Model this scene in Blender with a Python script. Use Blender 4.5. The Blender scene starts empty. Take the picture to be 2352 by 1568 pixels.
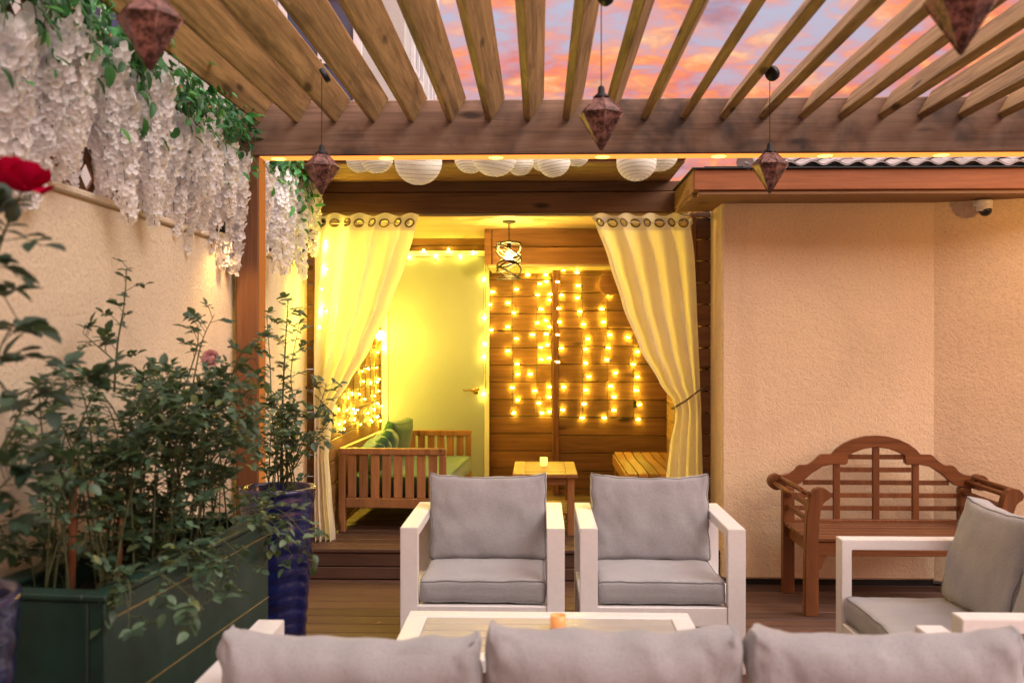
import bpy, bmesh, math, random
from mathutils import Vector, Matrix, noise, Euler
rnd = random.Random(11)
scene = bpy.context.scene
COL = scene.collection
PI = math.pi

# ------------------------------------------------------------------ camera maths (only to read real positions off the plan)
CAMH, FPX, TILT = 1.45, 2200.0, math.atan(64 / 2200.0)
CT, ST = math.cos(TILT), math.sin(TILT)
def P(px, py, Y):
    """point at depth Y seen at (px, py) on the 2352 px wide plan"""
    u, v = (px - 1176) / FPX, (784 - py) / FPX
    t = Y / (CT + u * ST)
    return Vector((t * (u * CT - ST), Y, CAMH + v * t))
def PX(px, py, X):
    """same on a wall of constant X"""
    u, v = (px - 1176) / FPX, (784 - py) / FPX
    t = X / (u * CT - ST)
    return Vector((X, t * (CT + u * ST), CAMH + v * t))

# ------------------------------------------------------------------ materials
def srgb(r, g, b):
    f = lambda c: c / 12.92 if c <= .04045 else ((c + .055) / 1.055) ** 2.4
    return (f(r / 255), f(g / 255), f(b / 255))
class NT:
    def __init__(s, name):
        s.m = bpy.data.materials.new(name); s.m.use_nodes = True
        s.t = s.m.node_tree; s.t.nodes.clear()
        s.out = s.t.nodes.new('ShaderNodeOutputMaterial')
    def n(s, typ, _out=0, **kw):
        nd = s.t.nodes.new(typ)
        for k, v in kw.items():
            if k.startswith('p_'): setattr(nd, k[2:], v); continue
            key = int(k[1:]) if k[0] == 'i' and k[1:].isdigit() else k.replace('_', ' ')
            s.set(nd.inputs[key], v)
        return nd
    def set(s, sock, v):
        if isinstance(v, bpy.types.NodeSocket): s.t.links.new(v, sock)
        elif isinstance(v, bpy.types.Node): s.t.links.new(v.outputs[0], sock)
        else:
            if sock.type == 'RGBA' and len(v) == 3: v = (*v, 1)
            sock.default_value = v
    def ramp(s, fac, stops, interp='LINEAR'):
        r = s.t.nodes.new('ShaderNodeValToRGB'); s.set(r.inputs[0], fac)
        r.color_ramp.interpolation = interp
        e = r.color_ramp.elements
        while len(e) < len(stops): e.new(0.5)
        for el, (p, c) in zip(e, stops):
            el.position = p
            if not isinstance(c, (tuple, list)): c = (c, c, c)
            el.color = (*c, 1)
        return r.outputs[0]
    def math(s, op, a, b=0.0, c=0.0):
        m = s.t.nodes.new('ShaderNodeMath'); m.operation = op
        s.set(m.inputs[0], a); s.set(m.inputs[1], b); s.set(m.inputs[2], c)
        return m.outputs[0]
    def mix(s, fac, a, b, mode='MIX'):
        m = s.t.nodes.new('ShaderNodeMix'); m.data_type = 'RGBA'; m.blend_type = mode
        s.set(m.inputs[0], fac); s.set(m.inputs[6], a); s.set(m.inputs[7], b)
        return m.outputs[2]
    def noise(s, vec, scale, detail=3, rough=.5, dist=0):
        return s.n('ShaderNodeTexNoise', Vector=vec, Scale=scale, Detail=detail, Roughness=rough, Distortion=dist).outputs[0]
    def coords(s, scale=(1, 1, 1), island=0.0):
        tc = s.t.nodes.new('ShaderNodeTexCoord'); v = tc.outputs['Object']
        if island:
            g = s.t.nodes.new('ShaderNodeNewGeometry')
            k = s.math('MULTIPLY', g.outputs['Random Per Island'], island)
            cx = s.n('ShaderNodeCombineXYZ', i0=k, i1=k, i2=s.math('MULTIPLY', k, 1.7))
            v = s.n('ShaderNodeVectorMath', i0=v, i1=cx.outputs[0], p_operation='ADD').outputs[0]
        return s.n('ShaderNodeMapping', Vector=v, Scale=scale).outputs[0]
    def island(s): return s.n('ShaderNodeNewGeometry').outputs['Random Per Island']
    def bsdf(s, **kw):
        b = s.n('ShaderNodeBsdfPrincipled', **kw); s.t.links.new(b.outputs[0], s.out.inputs[0]); return b
    def bump(s, h, strength=.3, dist=.01):
        return s.n('ShaderNodeBump', Height=h, Strength=strength, Distance=dist).outputs[0]

def wood(name, c1, c2, axis='X', rough=.62, var=.35, knots=True, stain=None, fine=1.0, spec=.3):
    t = NT(name); lo, hi = 1.3, 22 * fine
    sc = {'X': (lo, hi, hi), 'Y': (hi, lo, hi), 'Z': (hi, hi, lo)}[axis]
    v = t.coords(sc, 13.0)
    g1 = t.noise(v, 1.0, 5, .6, .8)
    g2 = t.noise(v, 5.0, 3, .6, .2)
    g = t.math('ADD', t.math('MULTIPLY', g1, .7), t.math('MULTIPLY', g2, .3))
    col = t.ramp(g, [(.33, c1), (.66, c2)])
    col = t.mix(1.0, col, t.ramp(t.island(), [(0, 1 - var), (1, 1 + var * .5)]), 'MULTIPLY')
    h = g
    if knots:
        ks = {'X': (2.2, 7, 7), 'Y': (7, 2.2, 7), 'Z': (7, 7, 2.2)}[axis]
        kv = t.coords(ks, 29.0)
        kd = t.n('ShaderNodeTexVoronoi', Vector=kv, Scale=1.0).outputs['Distance']
        wob = t.math('ADD', kd, t.math('MULTIPLY', t.noise(kv, 4, 2), .12))
        col = t.mix(t.ramp(wob, [(.13, .9), (.22, 0)]), col, tuple(x * .25 for x in c1))
    if stain:
        sv = t.coords(stain[2], 0)
        s1 = t.noise(sv, 1.0, 4, .65, .3)
        col = t.mix(t.ramp(s1, [(stain[1], 0), (stain[1] + .16, .8)]), col, stain[0])
    b = t.bsdf(Base_Color=col, Roughness=rough, Normal=t.bump(h, .25, .004))
    b.inputs['Specular IOR Level'].default_value = spec
    return t.m
def stucco(name, c, bump=.5):
    t = NT(name); v = t.coords()
    n1 = t.noise(v, 1.1, 6, .62, .4); n2 = t.noise(v, 75, 5, .7); n3 = t.noise(v, 20, 4, .6, .6); n4 = t.noise(t.coords((3.5, 3.5, .5)), 1.0, 5, .65)
    col = t.mix(t.ramp(n1, [(.32, 0), (.68, 1)]), tuple(x * .82 for x in c), c)
    col = t.mix(t.ramp(n4, [(.54, 0), (.72, .3)]), col, (c[0] * .66, c[1] * .64, c[2] * .6))
    col = t.mix(t.ramp(n2, [(.34, .5), (.5, 0)]), col, tuple(x * .55 for x in c))
    h = t.math('ADD', t.math('MULTIPLY', n2, .9), t.math('MULTIPLY', n3, 1.0))
    t.bsdf(Base_Color=col, Roughness=.92, Normal=t.bump(h, bump, .014))
    return t.m
def plain(name, c, rough=.5, metal=0.0, nscale=30, namt=.12, bump=.0, spec=.5, coat=0.0):
    t = NT(name); v = t.coords()
    n = t.noise(v, nscale, 4, .6)
    col = t.mix(t.ramp(n, [(.3, 0), (.7, 1)]), tuple(x * (1 - namt) for x in c), tuple(min(1, x * (1 + namt)) for x in c))
    kw = {}
    if bump: kw['Normal'] = t.bump(n, bump, .005)
    b = t.bsdf(Base_Color=col, Roughness=t.ramp(t.noise(v, nscale * .4, 3), [(.3, max(0, rough - .08)), (.7, rough + .08)]), Metallic=metal, **kw)
    b.inputs['Specular IOR Level'].default_value = spec
    if coat: b.inputs['Coat Weight'].default_value = coat
    return t.m
def fabric(name, c, sheen=.3):
    t = NT(name); v = t.coords()
    n = t.noise(v, 6, 5, .65); w = t.noise(v, 420, 2, .7); w2 = t.noise(v, 45, 4, .6)
    col = t.mix(t.ramp(n, [(.3, 0), (.7, 1)]), tuple(x * .88 for x in c), tuple(min(1, x * 1.06) for x in c))
    col = t.mix(t.ramp(w, [(.35, .3), (.6, 0)]), col, tuple(x * .6 for x in c))
    w3 = t.noise(v, 150, 3, .75)
    col = t.mix(t.ramp(w3, [(.3, .42), (.5, 0)]), col, tuple(x * .55 for x in c))
    h = t.math('ADD', t.math('ADD', t.math('MULTIPLY', w, .3), t.math('MULTIPLY', w3, .6)), t.math('MULTIPLY', w2, .7))
    b = t.bsdf(Base_Color=col, Roughness=.93, Normal=t.bump(h, .4, .005))
    b.inputs['Sheen Weight'].default_value = sheen
    b.inputs['Specular IOR Level'].default_value = .15
    return t.m
def sheer(name, c, tr=.5, ns=3.0):
    t = NT(name); v = t.coords()
    col = t.mix(t.ramp(t.noise(v, ns, 3), [(.3, 0), (.7, 1)]), tuple(x * .93 for x in c), c)
    bmp = t.bump(t.noise(v, 260, 2), .15, .002)
    d = t.n('ShaderNodeBsdfDiffuse', Color=col, Normal=bmp)
    tl = t.n('ShaderNodeBsdfTranslucent', Color=col, Normal=bmp)
    mx = t.n('ShaderNodeMixShader', i0=tr, i1=d.outputs[0], i2=tl.outputs[0])
    t.t.links.new(mx.outputs[0], t.out.inputs[0])
    return t.m
def foliage(name, c1, c2, tr=.25, rough=.45):
    t = NT(name); r = t.island()
    col = t.ramp(r, [(0, c1), (.6, c2), (.9, tuple(x * 1.8 for x in c2)), (1, (c2[0] * 3.2, c2[1] * 1.9, c2[2] * .9))])
    col = t.mix(t.ramp(t.noise(t.coords(), 90, 3), [(.3, .3), (.7, 0)]), col, tuple(x * .5 for x in c1))
    b = t.n('ShaderNodeBsdfPrincipled', Base_Color=col, Roughness=rough)
    tl = t.n('ShaderNodeBsdfTranslucent', Color=t.mix(.5, col, (c2[0] * 2.4, c2[1] * 2.2, c2[2] * .8)))
    mx = t.n('ShaderNodeMixShader', i0=tr, i1=b.outputs[0], i2=tl.outputs[0])
    t.t.links.new(mx.outputs[0], t.out.inputs[0])
    return t.m
def glow(name, c, s):
    t = NT(name)
    e = t.n('ShaderNodeEmission', Color=c, Strength=s)
    t.t.links.new(e.outputs[0], t.out.inputs[0])
    return t.m
def glow_glass(name, c, emit, s):
    t = NT(name); v = t.coords()
    b = t.bsdf(Base_Color=t.mix(t.noise(v, 40, 3), c, tuple(x * .85 for x in c)), Roughness=.35)
    b.inputs['Emission Color'].default_value = (*emit, 1); b.inputs['Emission Strength'].default_value = s
    return t.m

YEL = (1.0, .75, .07)
M = {}
M['slat'] = wood('slat_wood', (.10, .055, .02), (.46, .285, .12), 'Y', var=.35, fine=1.3, stain=((.10, .055, .025), .56, (9, 2.2, 9)))
M['beam'] = wood('beam_wood', (.14, .082, .055), (.275, .17, .115), 'X', rough=.75, var=.1, fine=1.6, stain=((.035, .03, .03), .49, (2.2, 3, 2.2)))
M['post'] = wood('post_wood', (.14, .06, .028), (.25, .115, .055), 'Z', var=.1)
M['sidX'] = wood('siding_wood', (.115, .05, .019), (.26, .125, .05), 'X', var=.3)
M['sidY'] = wood('siding_wood_side', (.17, .08, .03), (.36, .19, .075), 'Y', var=.3)
M['hdr'] = wood('header_wood', (.09, .042, .02), (.18, .088, .042), 'X', var=.25)
M['fascia'] = wood('fascia_wood', (.19, .058, .019), (.31, .105, .035), 'X', var=.1)
M['soffit'] = wood('soffit_wood', (.2, .105, .048), (.34, .19, .09), 'X', var=.2)
M['ceil'] = wood('ceiling_wood', (.28, .2, .11), (.42, .31, .18), 'X', var=.15, knots=False)
M['deck'] = wood('deck_wood', (.055, .027, .019), (.11, .055, .038), 'X', var=.3, knots=False, rough=.6)
M['benchX'] = wood('teak_x', (.10, .034, .011), (.205, .075, .024), 'X', var=.25, knots=False, rough=.42, fine=1.5)
M['benchY'] = wood('teak_y', (.10, .034, .011), (.205, .075, .024), 'Y', var=.25, knots=False, rough=.42, fine=1.5)
M['benchZ'] = wood('teak_z', (.10, .034, .011), (.205, .075, .024), 'Z', var=.25, knots=False, rough=.42, fine=1.5)
M['acaX'] = wood('acacia_x', (.2, .088, .034), (.38, .18, .075), 'X', var=.3, knots=False, rough=.45)
M['acaY'] = wood('acacia_y', (.2, .088, .034), (.38, .18, .075), 'Y', var=.3, knots=False, rough=.45)
M['acaZ'] = wood('acacia_z', (.2, .088, .034), (.38, .18, .075), 'Z', var=.3, knots=True, rough=.45)
M['lattice'] = wood('lattice_wood', (.16, .078, .03), (.3, .155, .062), 'Z', var=.3, knots=False)
M['stake'] = wood('stake_wood', (.19, .07, .035), (.3, .125, .06), 'Z', var=.2)
M['wallL'] = stucco('stucco_beige', (.82, .70, .53), .5)
M['wallR'] = stucco('stucco_sand', (.80, .62, .41), .45)
M['white'] = plain('white_powder_coat', (.74, .72, .71), .42, nscale=60, namt=.03)
M['door'] = plain('door_paint', (.30, .33, .33), .5, nscale=4, namt=.03)
M['trim'] = plain('trim_paint', (.72, .7, .6), .5, namt=.04)
M['cush'] = fabric('light_grey_canvas', (.355, .358, .375))
M['piping'] = fabric('grey_piping', (.23, .23, .24))
M['green'] = fabric('green_canvas', (.045, .115, .07))
M['curtain'] = sheer('curtain_cloth', (.93, .88, .77), .6)
M['band'] = sheer('curtain_band', (.82, .77, .68), .3)
M['paper'] = sheer('lantern_paper', (.88, .86, .78), .38, 8)
M['rope'] = plain('rope', (.14, .1, .06), .9, nscale=200, bump=.5)
M['metal'] = plain('dark_metal', (.012, .012, .012), .5, .0, spec=.3)
M['bronze'] = plain('antique_ring', (.2, .16, .11), .35, .9)
M['brass'] = plain('brass', (.6, .42, .16), .25, 1.0)
M['copper'] = None
M['planter'] = plain('green_planter', (.010, .036, .027), .45, nscale=12, namt=.25, bump=.05)
M['gold'] = plain('gold_line', (.38, .30, .12), .35, .6)
M['cobalt'] = plain('cobalt_glaze', (.006, .010, .062), .22, nscale=9, namt=.5, coat=.5)
M['soil'] = plain('soil', (.02, .014, .01), .95, nscale=60, namt=.6, bump=.8)
M['leaf'] = foliage('rose_leaf', (.03, .066, .042), (.072, .13, .074))
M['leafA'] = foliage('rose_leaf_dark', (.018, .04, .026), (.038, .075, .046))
M['ivy'] = foliage('vine_leaf', (.018, .075, .03), (.045, .19, .06), .3)
M['petal'] = sheer('white_petal', (.95, .94, .945), .4, 60)
M['stem'] = plain('stem', (.06, .075, .03), .7, nscale=80, namt=.4)
M['cane'] = plain('brown_cane', (.07, .042, .025), .8, nscale=80, namt=.4)
M['rose'] = sheer('red_petal', (.40, .004, .035), .2, 60)
M['pink'] = sheer('pink_petal', (.8, .5, .48), .3, 60)
M['bulb'] = glow('string_bulb', YEL, 310)
M['bulbL'] = glow('string_bulb_wall', YEL, 420); M['bulbC'] = glow('string_bulb_curtain', YEL, 1150)
M['wire'] = plain('green_wire', (.02, .026, .014), .7)
M['sconce'] = glow('sconce_glow', YEL, 260)
M['lampbulb'] = glow('filament_bulb', (1.0, .6, .12), 1400)
M['puck'] = glow('puck_glow', (1.0, .5, .07), 3.6)
M['candle'] = glow_glass('amber_glass', (.8, .36, .14), (1.0, .32, .06), .2)
M['candleY'] = glow_glass('yellow_glass', (.9, .75, .3), (1.0, .66, .12), .9)
M['tile'] = plain('roof_tile', (.30, .265, .26), .8, nscale=7, namt=.35, bump=.3)
M['tar_and_shade'] = plain('dark_edge', (.012, .012, .013), .8)
M['bldg'] = stucco('grey_stucco', (.40, .40, .39), .2)
M['wtrim'] = plain('white_trim', (.5, .51, .53), .5)
M['glassd'] = plain('dark_pane', (.03, .05, .1), .08, nscale=2)
M['camw'] = plain('camera_white', (.7, .68, .64), .45)
M['camb'] = plain('camera_black', (.01, .01, .011), .15)
M['ground'] = plain('ground_earth', (.05, .045, .04), .9, nscale=.6, bump=.3)
M['gap'] = plain('shadow_gap', (.008, .007, .006), .9)
def copper():
    t = NT('aged_copper'); v = t.coords()
    n = t.noise(v, 42, 5, .7, .4); n2 = t.noise(v, 140, 3, .6)
    col = t.mix(t.ramp(n, [(.4, 0), (.58, 1)]), (.05, .018, .014), (.36, .17, .145))
    col = t.mix(t.ramp(n2, [(.5, 0), (.62, .7)]), col, (.03, .014, .01))
    t.bsdf(Base_Color=col, Metallic=.2, Roughness=t.ramp(n, [(.3, .32), (.7, .55)]), Normal=t.bump(n2, .4, .002))
    return t.m
M['copper'] = copper()
# coffee table slats: grey beige
M['tslat'] = wood('table_slat', (.36, .34, .32), (.48, .455, .43), 'X', var=.12, knots=False, rough=.3, spec=.5)

# ------------------------------------------------------------------ mesh helpers
def box(bm, x0, x1, y0, y1, z0, z1, bev=.003, rot=None, mi=0):
    """box by bounds; rot = Matrix applied about its centre"""
    c = Vector(((x0 + x1) / 2, (y0 + y1) / 2, (z0 + z1) / 2))
    hx, hy, hz = abs(x1 - x0) / 2, abs(y1 - y0) / 2, abs(z1 - z0) / 2
    b = min(bev, hx * .45, hy * .45, hz * .45)
    M4 = rot.to_4x4() if rot is not None else Matrix.Identity(4)
    def V(p): return bm.verts.new(c + M4 @ Vector(p))
    if b <= 0:
        vs = [V((sx * hx, sy * hy, sz * hz)) for sz in (-1, 1) for sy in (-1, 1) for sx in (-1, 1)]
        for f in ((0, 2, 3, 1), (4, 5, 7, 6), (0, 1, 5, 4), (2, 6, 7, 3), (0, 4, 6, 2), (1, 3, 7, 5)):
            bm.faces.new([vs[i] for i in f]).material_index = mi
        return
    # chamfered box: 24 verts
    vv = {}
    for sx in (-1, 1):
        for sy in (-1, 1):
            for sz in (-1, 1):
                vv[sx, sy, sz] = (V((sx * hx, sy * (hy - b), sz * (hz - b))),
                                  V((sx * (hx - b), sy * hy, sz * (hz - b))),
                                  V((sx * (hx - b), sy * (hy - b), sz * hz)))
    F = []
    for s in (-1, 1):
        F.append([vv[s, a, c2][0] for a, c2 in ((-1, -1), (1, -1), (1, 1), (-1, 1))])
        F.append([vv[a, s, c2][1] for a, c2 in ((-1, -1), (1, -1), (1, 1), (-1, 1))])
        F.append([vv[a, c2, s][2] for a, c2 in ((-1, -1), (1, -1), (1, 1), (-1, 1))])
    for s in (-1, 1):
        for q in (-1, 1):
            F.append([vv[-1, s, q][1], vv[1, s, q][1], vv[1, s, q][2], vv[-1, s, q][2]])
            F.append([vv[s, -1, q][0], vv[s, 1, q][0], vv[s, 1, q][2], vv[s, -1, q][2]])
            F.append([vv[s, q, -1][0], vv[s, q, 1][0], vv[s, q, 1][1], vv[s, q, -1][1]])
    for k in vv: F.append(list(vv[k]))
    fs = [bm.faces.new(f) for f in F]
    for f in fs: f.material_index = mi
    bmesh.ops.recalc_face_normals(bm, faces=fs)
def tube(bm, pts, r, n=8, cap=True, smooth=True):
    pts = [Vector(p) for p in pts]
    rr = r if isinstance(r, (list, tuple)) else [r] * len(pts)
    rings = []; up = None
    for i, p in enumerate(pts):
        d = (pts[min(i + 1, len(pts) - 1)] - pts[max(i - 1, 0)])
        if d.length < 1e-9: d = Vector((0, 0, 1))
        d.normalize()
        if up is None:
            up = Vector((0, 0, 1)) if abs(d.z) < .9 else Vector((1, 0, 0))
        a = d.cross(up)
        if a.length < 1e-5: a = d.cross(Vector((0, 1, .3)))
        a.normalize(); b = d.cross(a); up = -b if False else up
        rings.append([bm.verts.new(p + a * math.cos(2 * PI * k / n) * rr[i] + b * math.sin(2 * PI * k / n) * rr[i]) for k in range(n)])
    fs = []
    for i in range(len(rings) - 1):
        for k in range(n):
            f = bm.faces.new((rings[i][k], rings[i][(k + 1) % n], rings[i + 1][(k + 1) % n], rings[i + 1][k])); f.smooth = smooth; fs.append(f)
    if cap and n > 2:
        fs.append(bm.faces.new(rings[0][::-1])); fs.append(bm.faces.new(rings[-1]))
    bmesh.ops.recalc_face_normals(bm, faces=fs)
def loop_tube(bm, pts, r, n=6):
    pts = [Vector(p) for p in pts]; N = len(pts); rings = []
    c = sum(pts, Vector()) / N
    for i, p in enumerate(pts):
        d = (pts[(i + 1) % N] - pts[i - 1]).normalized()
        a = (p - c); a -= d * a.dot(d)
        if a.length < 1e-6: a = Vector((0, 0, 1))
        a.normalize(); b = d.cross(a)
        rings.append([bm.verts.new(p + (a * math.cos(2 * PI * k / n) + b * math.sin(2 * PI * k / n)) * r) for k in range(n)])
    fs = []
    for i in range(N):
        A, B = rings[i], rings[(i + 1) % N]
        for k in range(n):
            f = bm.faces.new((A[k], A[(k + 1) % n], B[(k + 1) % n], B[k])); f.smooth = True; fs.append(f)
    bmesh.ops.recalc_face_normals(bm, faces=fs)
def lathe(bm, prof, n=32, c=(0, 0, 0), smooth=True, phase=0.0, cap0=False, cap1=False):
    c = Vector(c); rings = []
    for r, z in prof:
        rings.append([bm.verts.new(c + Vector((r * math.cos(2 * PI * k / n + phase), r * math.sin(2 * PI * k / n + phase), z))) for k in range(n)])
    for i in range(len(rings) - 1):
        for k in range(n):
            f = bm.faces.new((rings[i][k], rings[i][(k + 1) % n], rings[i + 1][(k + 1) % n], rings[i + 1][k])); f.smooth = smooth
    if cap0: bm.faces.new(rings[0][::-1])
    if cap1: bm.faces.new(rings[-1])
    return rings
def prism(bm, poly, T, d):
    """poly: 2D outline; T maps (a, b, c) -> world; extruded c from 0 to d; bevelled edge"""
    A = [bm.verts.new(T(a, b, 0)) for a, b in poly]; B = [bm.verts.new(T(a, b, d)) for a, b in poly]
    n = len(poly); fs = [bm.faces.new(A), bm.faces.new(B[::-1])]
    for i in range(n): fs.append(bm.faces.new((A[i], B[i], B[(i + 1) % n], A[(i + 1) % n])))
    bmesh.ops.recalc_face_normals(bm, faces=fs)
def grid(bm, f, nu, nv, smooth=True, keep=None):
    vs = [[bm.verts.new(f(i / nu, j / nv)) for i in range(nu + 1)] for j in range(nv + 1)]
    for j in range(nv):
        for i in range(nu):
            if keep and not keep((i + .5) / nu, (j + .5) / nv): continue
            q = bm.faces.new((vs[j][i], vs[j][i + 1], vs[j + 1][i + 1], vs[j + 1][i])); q.smooth = smooth
    loose = [v for v in bm.verts if not v.link_faces]
    if loose: bmesh.ops.delete(bm, geom=loose, context='VERTS')
def ball(bm, c, r, n=8, m=6, sz=1.0, axis=None):
    c = Vector(c); q = axis.to_track_quat('Z', 'Y') if axis is not None else None
    rings = []
    for j in range(1, m):
        a = PI * j / m
        row = []
        for k in range(n):
            p = Vector((r * math.sin(a) * math.cos(2 * PI * k / n), r * math.sin(a) * math.sin(2 * PI * k / n), r * math.cos(a) * sz))
            row.append(bm.verts.new(c + (q @ p if q else p)))
        rings.append(row)
    def e(s):
        p = Vector((0, 0, s * r * sz)); return bm.verts.new(c + (q @ p if q else p))
    t, b = e(1), e(-1)
    for k in range(n):
        bm.faces.new((t, rings[0][k], rings[0][(k + 1) % n])).smooth = True
        bm.faces.new((b, rings[-1][(k + 1) % n], rings[-1][k])).smooth = True
        for j in range(m - 2):
            bm.faces.new((rings[j][k], rings[j + 1][k], rings[j + 1][(k + 1) % n], rings[j][(k + 1) % n])).smooth = True
def interp(tab, y):
    if y <= tab[0][0]: return tab[0][1:]
    for a, b in zip(tab, tab[1:]):
        if y <= b[0]:
            k = (y - a[0]) / (b[0] - a[0]); k2 = k * k * (3 - 2 * k) * .35 + k * .65
            return tuple(p + (q - p) * k2 for p, q in zip(a[1:], b[1:]))
    return tab[-1][1:]
def bezier(p0, p1, p2, p3, n):
    out = []
    for i in range(n + 1):
        t = i / n; s = 1 - t
        out.append(Vector(p0) * s ** 3 + Vector(p1) * 3 * s * s * t + Vector(p2) * 3 * s * t * t + Vector(p3) * t ** 3)
    return out

def world_loc(o):
    l = Vector(o.location)
    while o.parent: o = o.parent; l += Vector(o.location)
    return l
def obj(name, bm, m, parent=None, loc=None):
    """link bm (written in world space) as one mesh object under parent, or standing at loc"""
    me = bpy.data.meshes.new(name)
    base = world_loc(parent) if parent else Vector(loc or (0, 0, 0))
    bm.transform(Matrix.Translation(-base)); bm.to_mesh(me); bm.free()
    for x in (m if isinstance(m, (list, tuple)) else [m]): me.materials.append(x)
    o = bpy.data.objects.new(name, me); COL.objects.link(o)
    if parent: o.parent = parent
    else: o.location = base
    return o
def BM(): return bmesh.new()
def tag(o, label, cat, group=None, kind=None):
    if label: o['label'] = label
    if cat: o['category'] = cat
    if group: o['group'] = group
    if kind: o['kind'] = kind
    return o
def thing(name, label, cat, loc=(0, 0, 0), group=None):
    o = bpy.data.objects.new(name, None); COL.objects.link(o); o.location = loc; o.empty_display_size = .1
    return tag(o, label, cat, group)
def dup(root, loc, rotz=0, label=None):
    def cp(o, par):
        c = o.copy(); COL.objects.link(c)
        if par: c.parent = par
        for ch in list(o.children): cp(ch, c)
        return c
    r = cp(root, None); r.location = loc; r.rotation_euler = (0, 0, rotz)
    if label: r['label'] = label
    return r
def fbm(p, s): return noise.fractal(Vector(p) * s, 1.0, 2.0, 4)

# ------------------------------------------------------------------ setting: ground and deck
bm = BM(); box(bm, -60, 60, -40, 90, -.5, -.06, 0); tag(obj('ground', bm, M['ground']), 'bare earth around the terrace', None, kind='structure')
bm = BM()
y = -2.2
while y < 5.81:
    box(bm, -1.5, 4.6, y, min(y + .136, 5.81), -.03, 0, .004); y += .142
tag(obj('deck', bm, M['deck']), 'dark brown timber deck with long narrow boards', None, kind='structure')

# ------------------------------------------------------------------ garden wall on the left with lattice, vine
XW = -1.5
gw = thing('garden_wall', 'beige stucco garden wall behind the rose planter, trellis on its top', 'wall', (XW, 3, 0))
bm = BM(); box(bm, XW - .2, XW, -1.5, 6.15, -.05, 1.92, .012)
obj('wall', bm, M['wallL'], gw)
bm = BM(); box(bm, XW - .225, XW + .012, -1.5, 6.148, 1.92, 1.945, .008)
obj('coping', bm, M['wallL'], gw)

def lattice(y0, y1, label):
    t = thing('trellis', label, 'trellis', (XW - .06, y0, 1.945), 'trellis panels on the garden wall')
    bm = BM(); z0, z1 = 1.945, 2.52; H = z1 - z0; s = .15; n = int((y1 - y0 + H) / s) + 1
    for sg, xo in ((1, -.075), (-1, -.062)):
        for i in range(n + 1):
            a = y0 - H + i * s
            # clip the diagonal to the panel
            pa, pb = (a, z0), (a + H, z1)
            if sg < 0: pa, pb = (a, z1), (a + H, z0)
            ys = [max(pa[0], y0), min(pb[0], y1)]
            if ys[1] - ys[0] < .04: continue
            zf = lambda yy: pa[1] + (pb[1] - pa[1]) * (yy - pa[0]) / H
            A = Vector((XW + xo, ys[0], zf(ys[0]))); B = Vector((XW + xo, ys[1], zf(ys[1])))
            L = (B - A).length; c = (A + B) / 2
            box(bm, c.x - .006, c.x + .006, c.y - L / 2, c.y + L / 2, c.z - .017, c.z + .017, .002, Matrix.Rotation(math.atan2(B.z - A.z, B.y - A.y), 3, 'X'))
    obj('lattice', bm, M['lattice'], t)
    bm = BM()
    box(bm, XW - .09, XW - .045, y0, y1, 2.52, 2.56); box(bm, XW - .09, XW - .045, y0 - .04, y0, 1.947, 2.56); box(bm, XW - .09, XW - .045, y1, y1 + .04, 1.947, 2.56)
    obj('frame', bm, M['lattice'], t)
lattice(1.3, 4.55, 'long brown diagonal trellis over the rose planter, full of white blossom')
lattice(4.78, 6.05, 'short brown diagonal trellis between the pergola post and cabana')

# ------------------------------------------------------------------ leaves / flowers
def leaf(bm, base, d, nrm, L, W, droop=.15):
    d = d.normalized(); s = d.cross(nrm)
    if s.length < 1e-4: s = d.cross(Vector((1, .2, .3)))
    s.normalize(); n = s.cross(d)
    def q(a, b, h): return bm.verts.new(base + d * (a * L) + s * (b * W) + n * (h * L))
    f = .1
    b0 = q(0, 0, 0); m = [q(.22, 0, 0), q(.52, 0, -droop * .25), q(.82, 0, -droop * .65)]; tip = q(1, 0, -droop)
    l = [q(.16, .36, f * .7), q(.48, .5, f - droop * .2), q(.8, .31, f * .6 - droop * .6)]; r = [q(.16, -.36, f * .7), q(.48, -.5, f - droop * .2), q(.8, -.31, f * .6 - droop * .6)]
    for a in ((b0, m[0], l[0]), (m[0], m[1], l[1], l[0]), (m[1], m[2], l[2], l[1]), (m[2], tip, l[2]), (b0, r[0], m[0]), (m[0], r[0], r[1], m[1]), (m[1], r[1], r[2], m[2]), (m[2], r[2], tip)):
        bm.faces.new(a).smooth = True
def rv(r=rnd): 
    v = Vector((r.gauss(0, 1), r.gauss(0, 1), r.gauss(0, 1))); return v.normalized()
def spray(bl, bs, base, d, L, lw, r, five=True):
    """a compound rose leaf: petiole with 3-7 leaflets"""
    d = d.normalized(); tip = base + d * L + Vector((0, 0, -.15 * L))
    mid = base + d * L * .55 + Vector((0, 0, .05 * L))
    tube(bs, [base, mid, tip], .0012, 3, cap=False)
    up = Vector((0, 0, 1)) + rv(r) * .45
    s = d.cross(up); s = s.normalized() if s.length > 1e-3 else Vector((1, 0, 0))
    leaf(bl, tip, d + rv(r) * .25, up, lw * 1.2, lw * .78, r.uniform(.05, .3))
    for k, pos in enumerate(((mid + tip) / 2, mid) if five else ((mid + tip) / 2,)):
        for sg in (-1, 1):
            leaf(bl, pos, d * .45 + s * sg + rv(r) * .25, up, lw * r.uniform(.85, 1.15), lw * .66, r.uniform(.05, .3))
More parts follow.
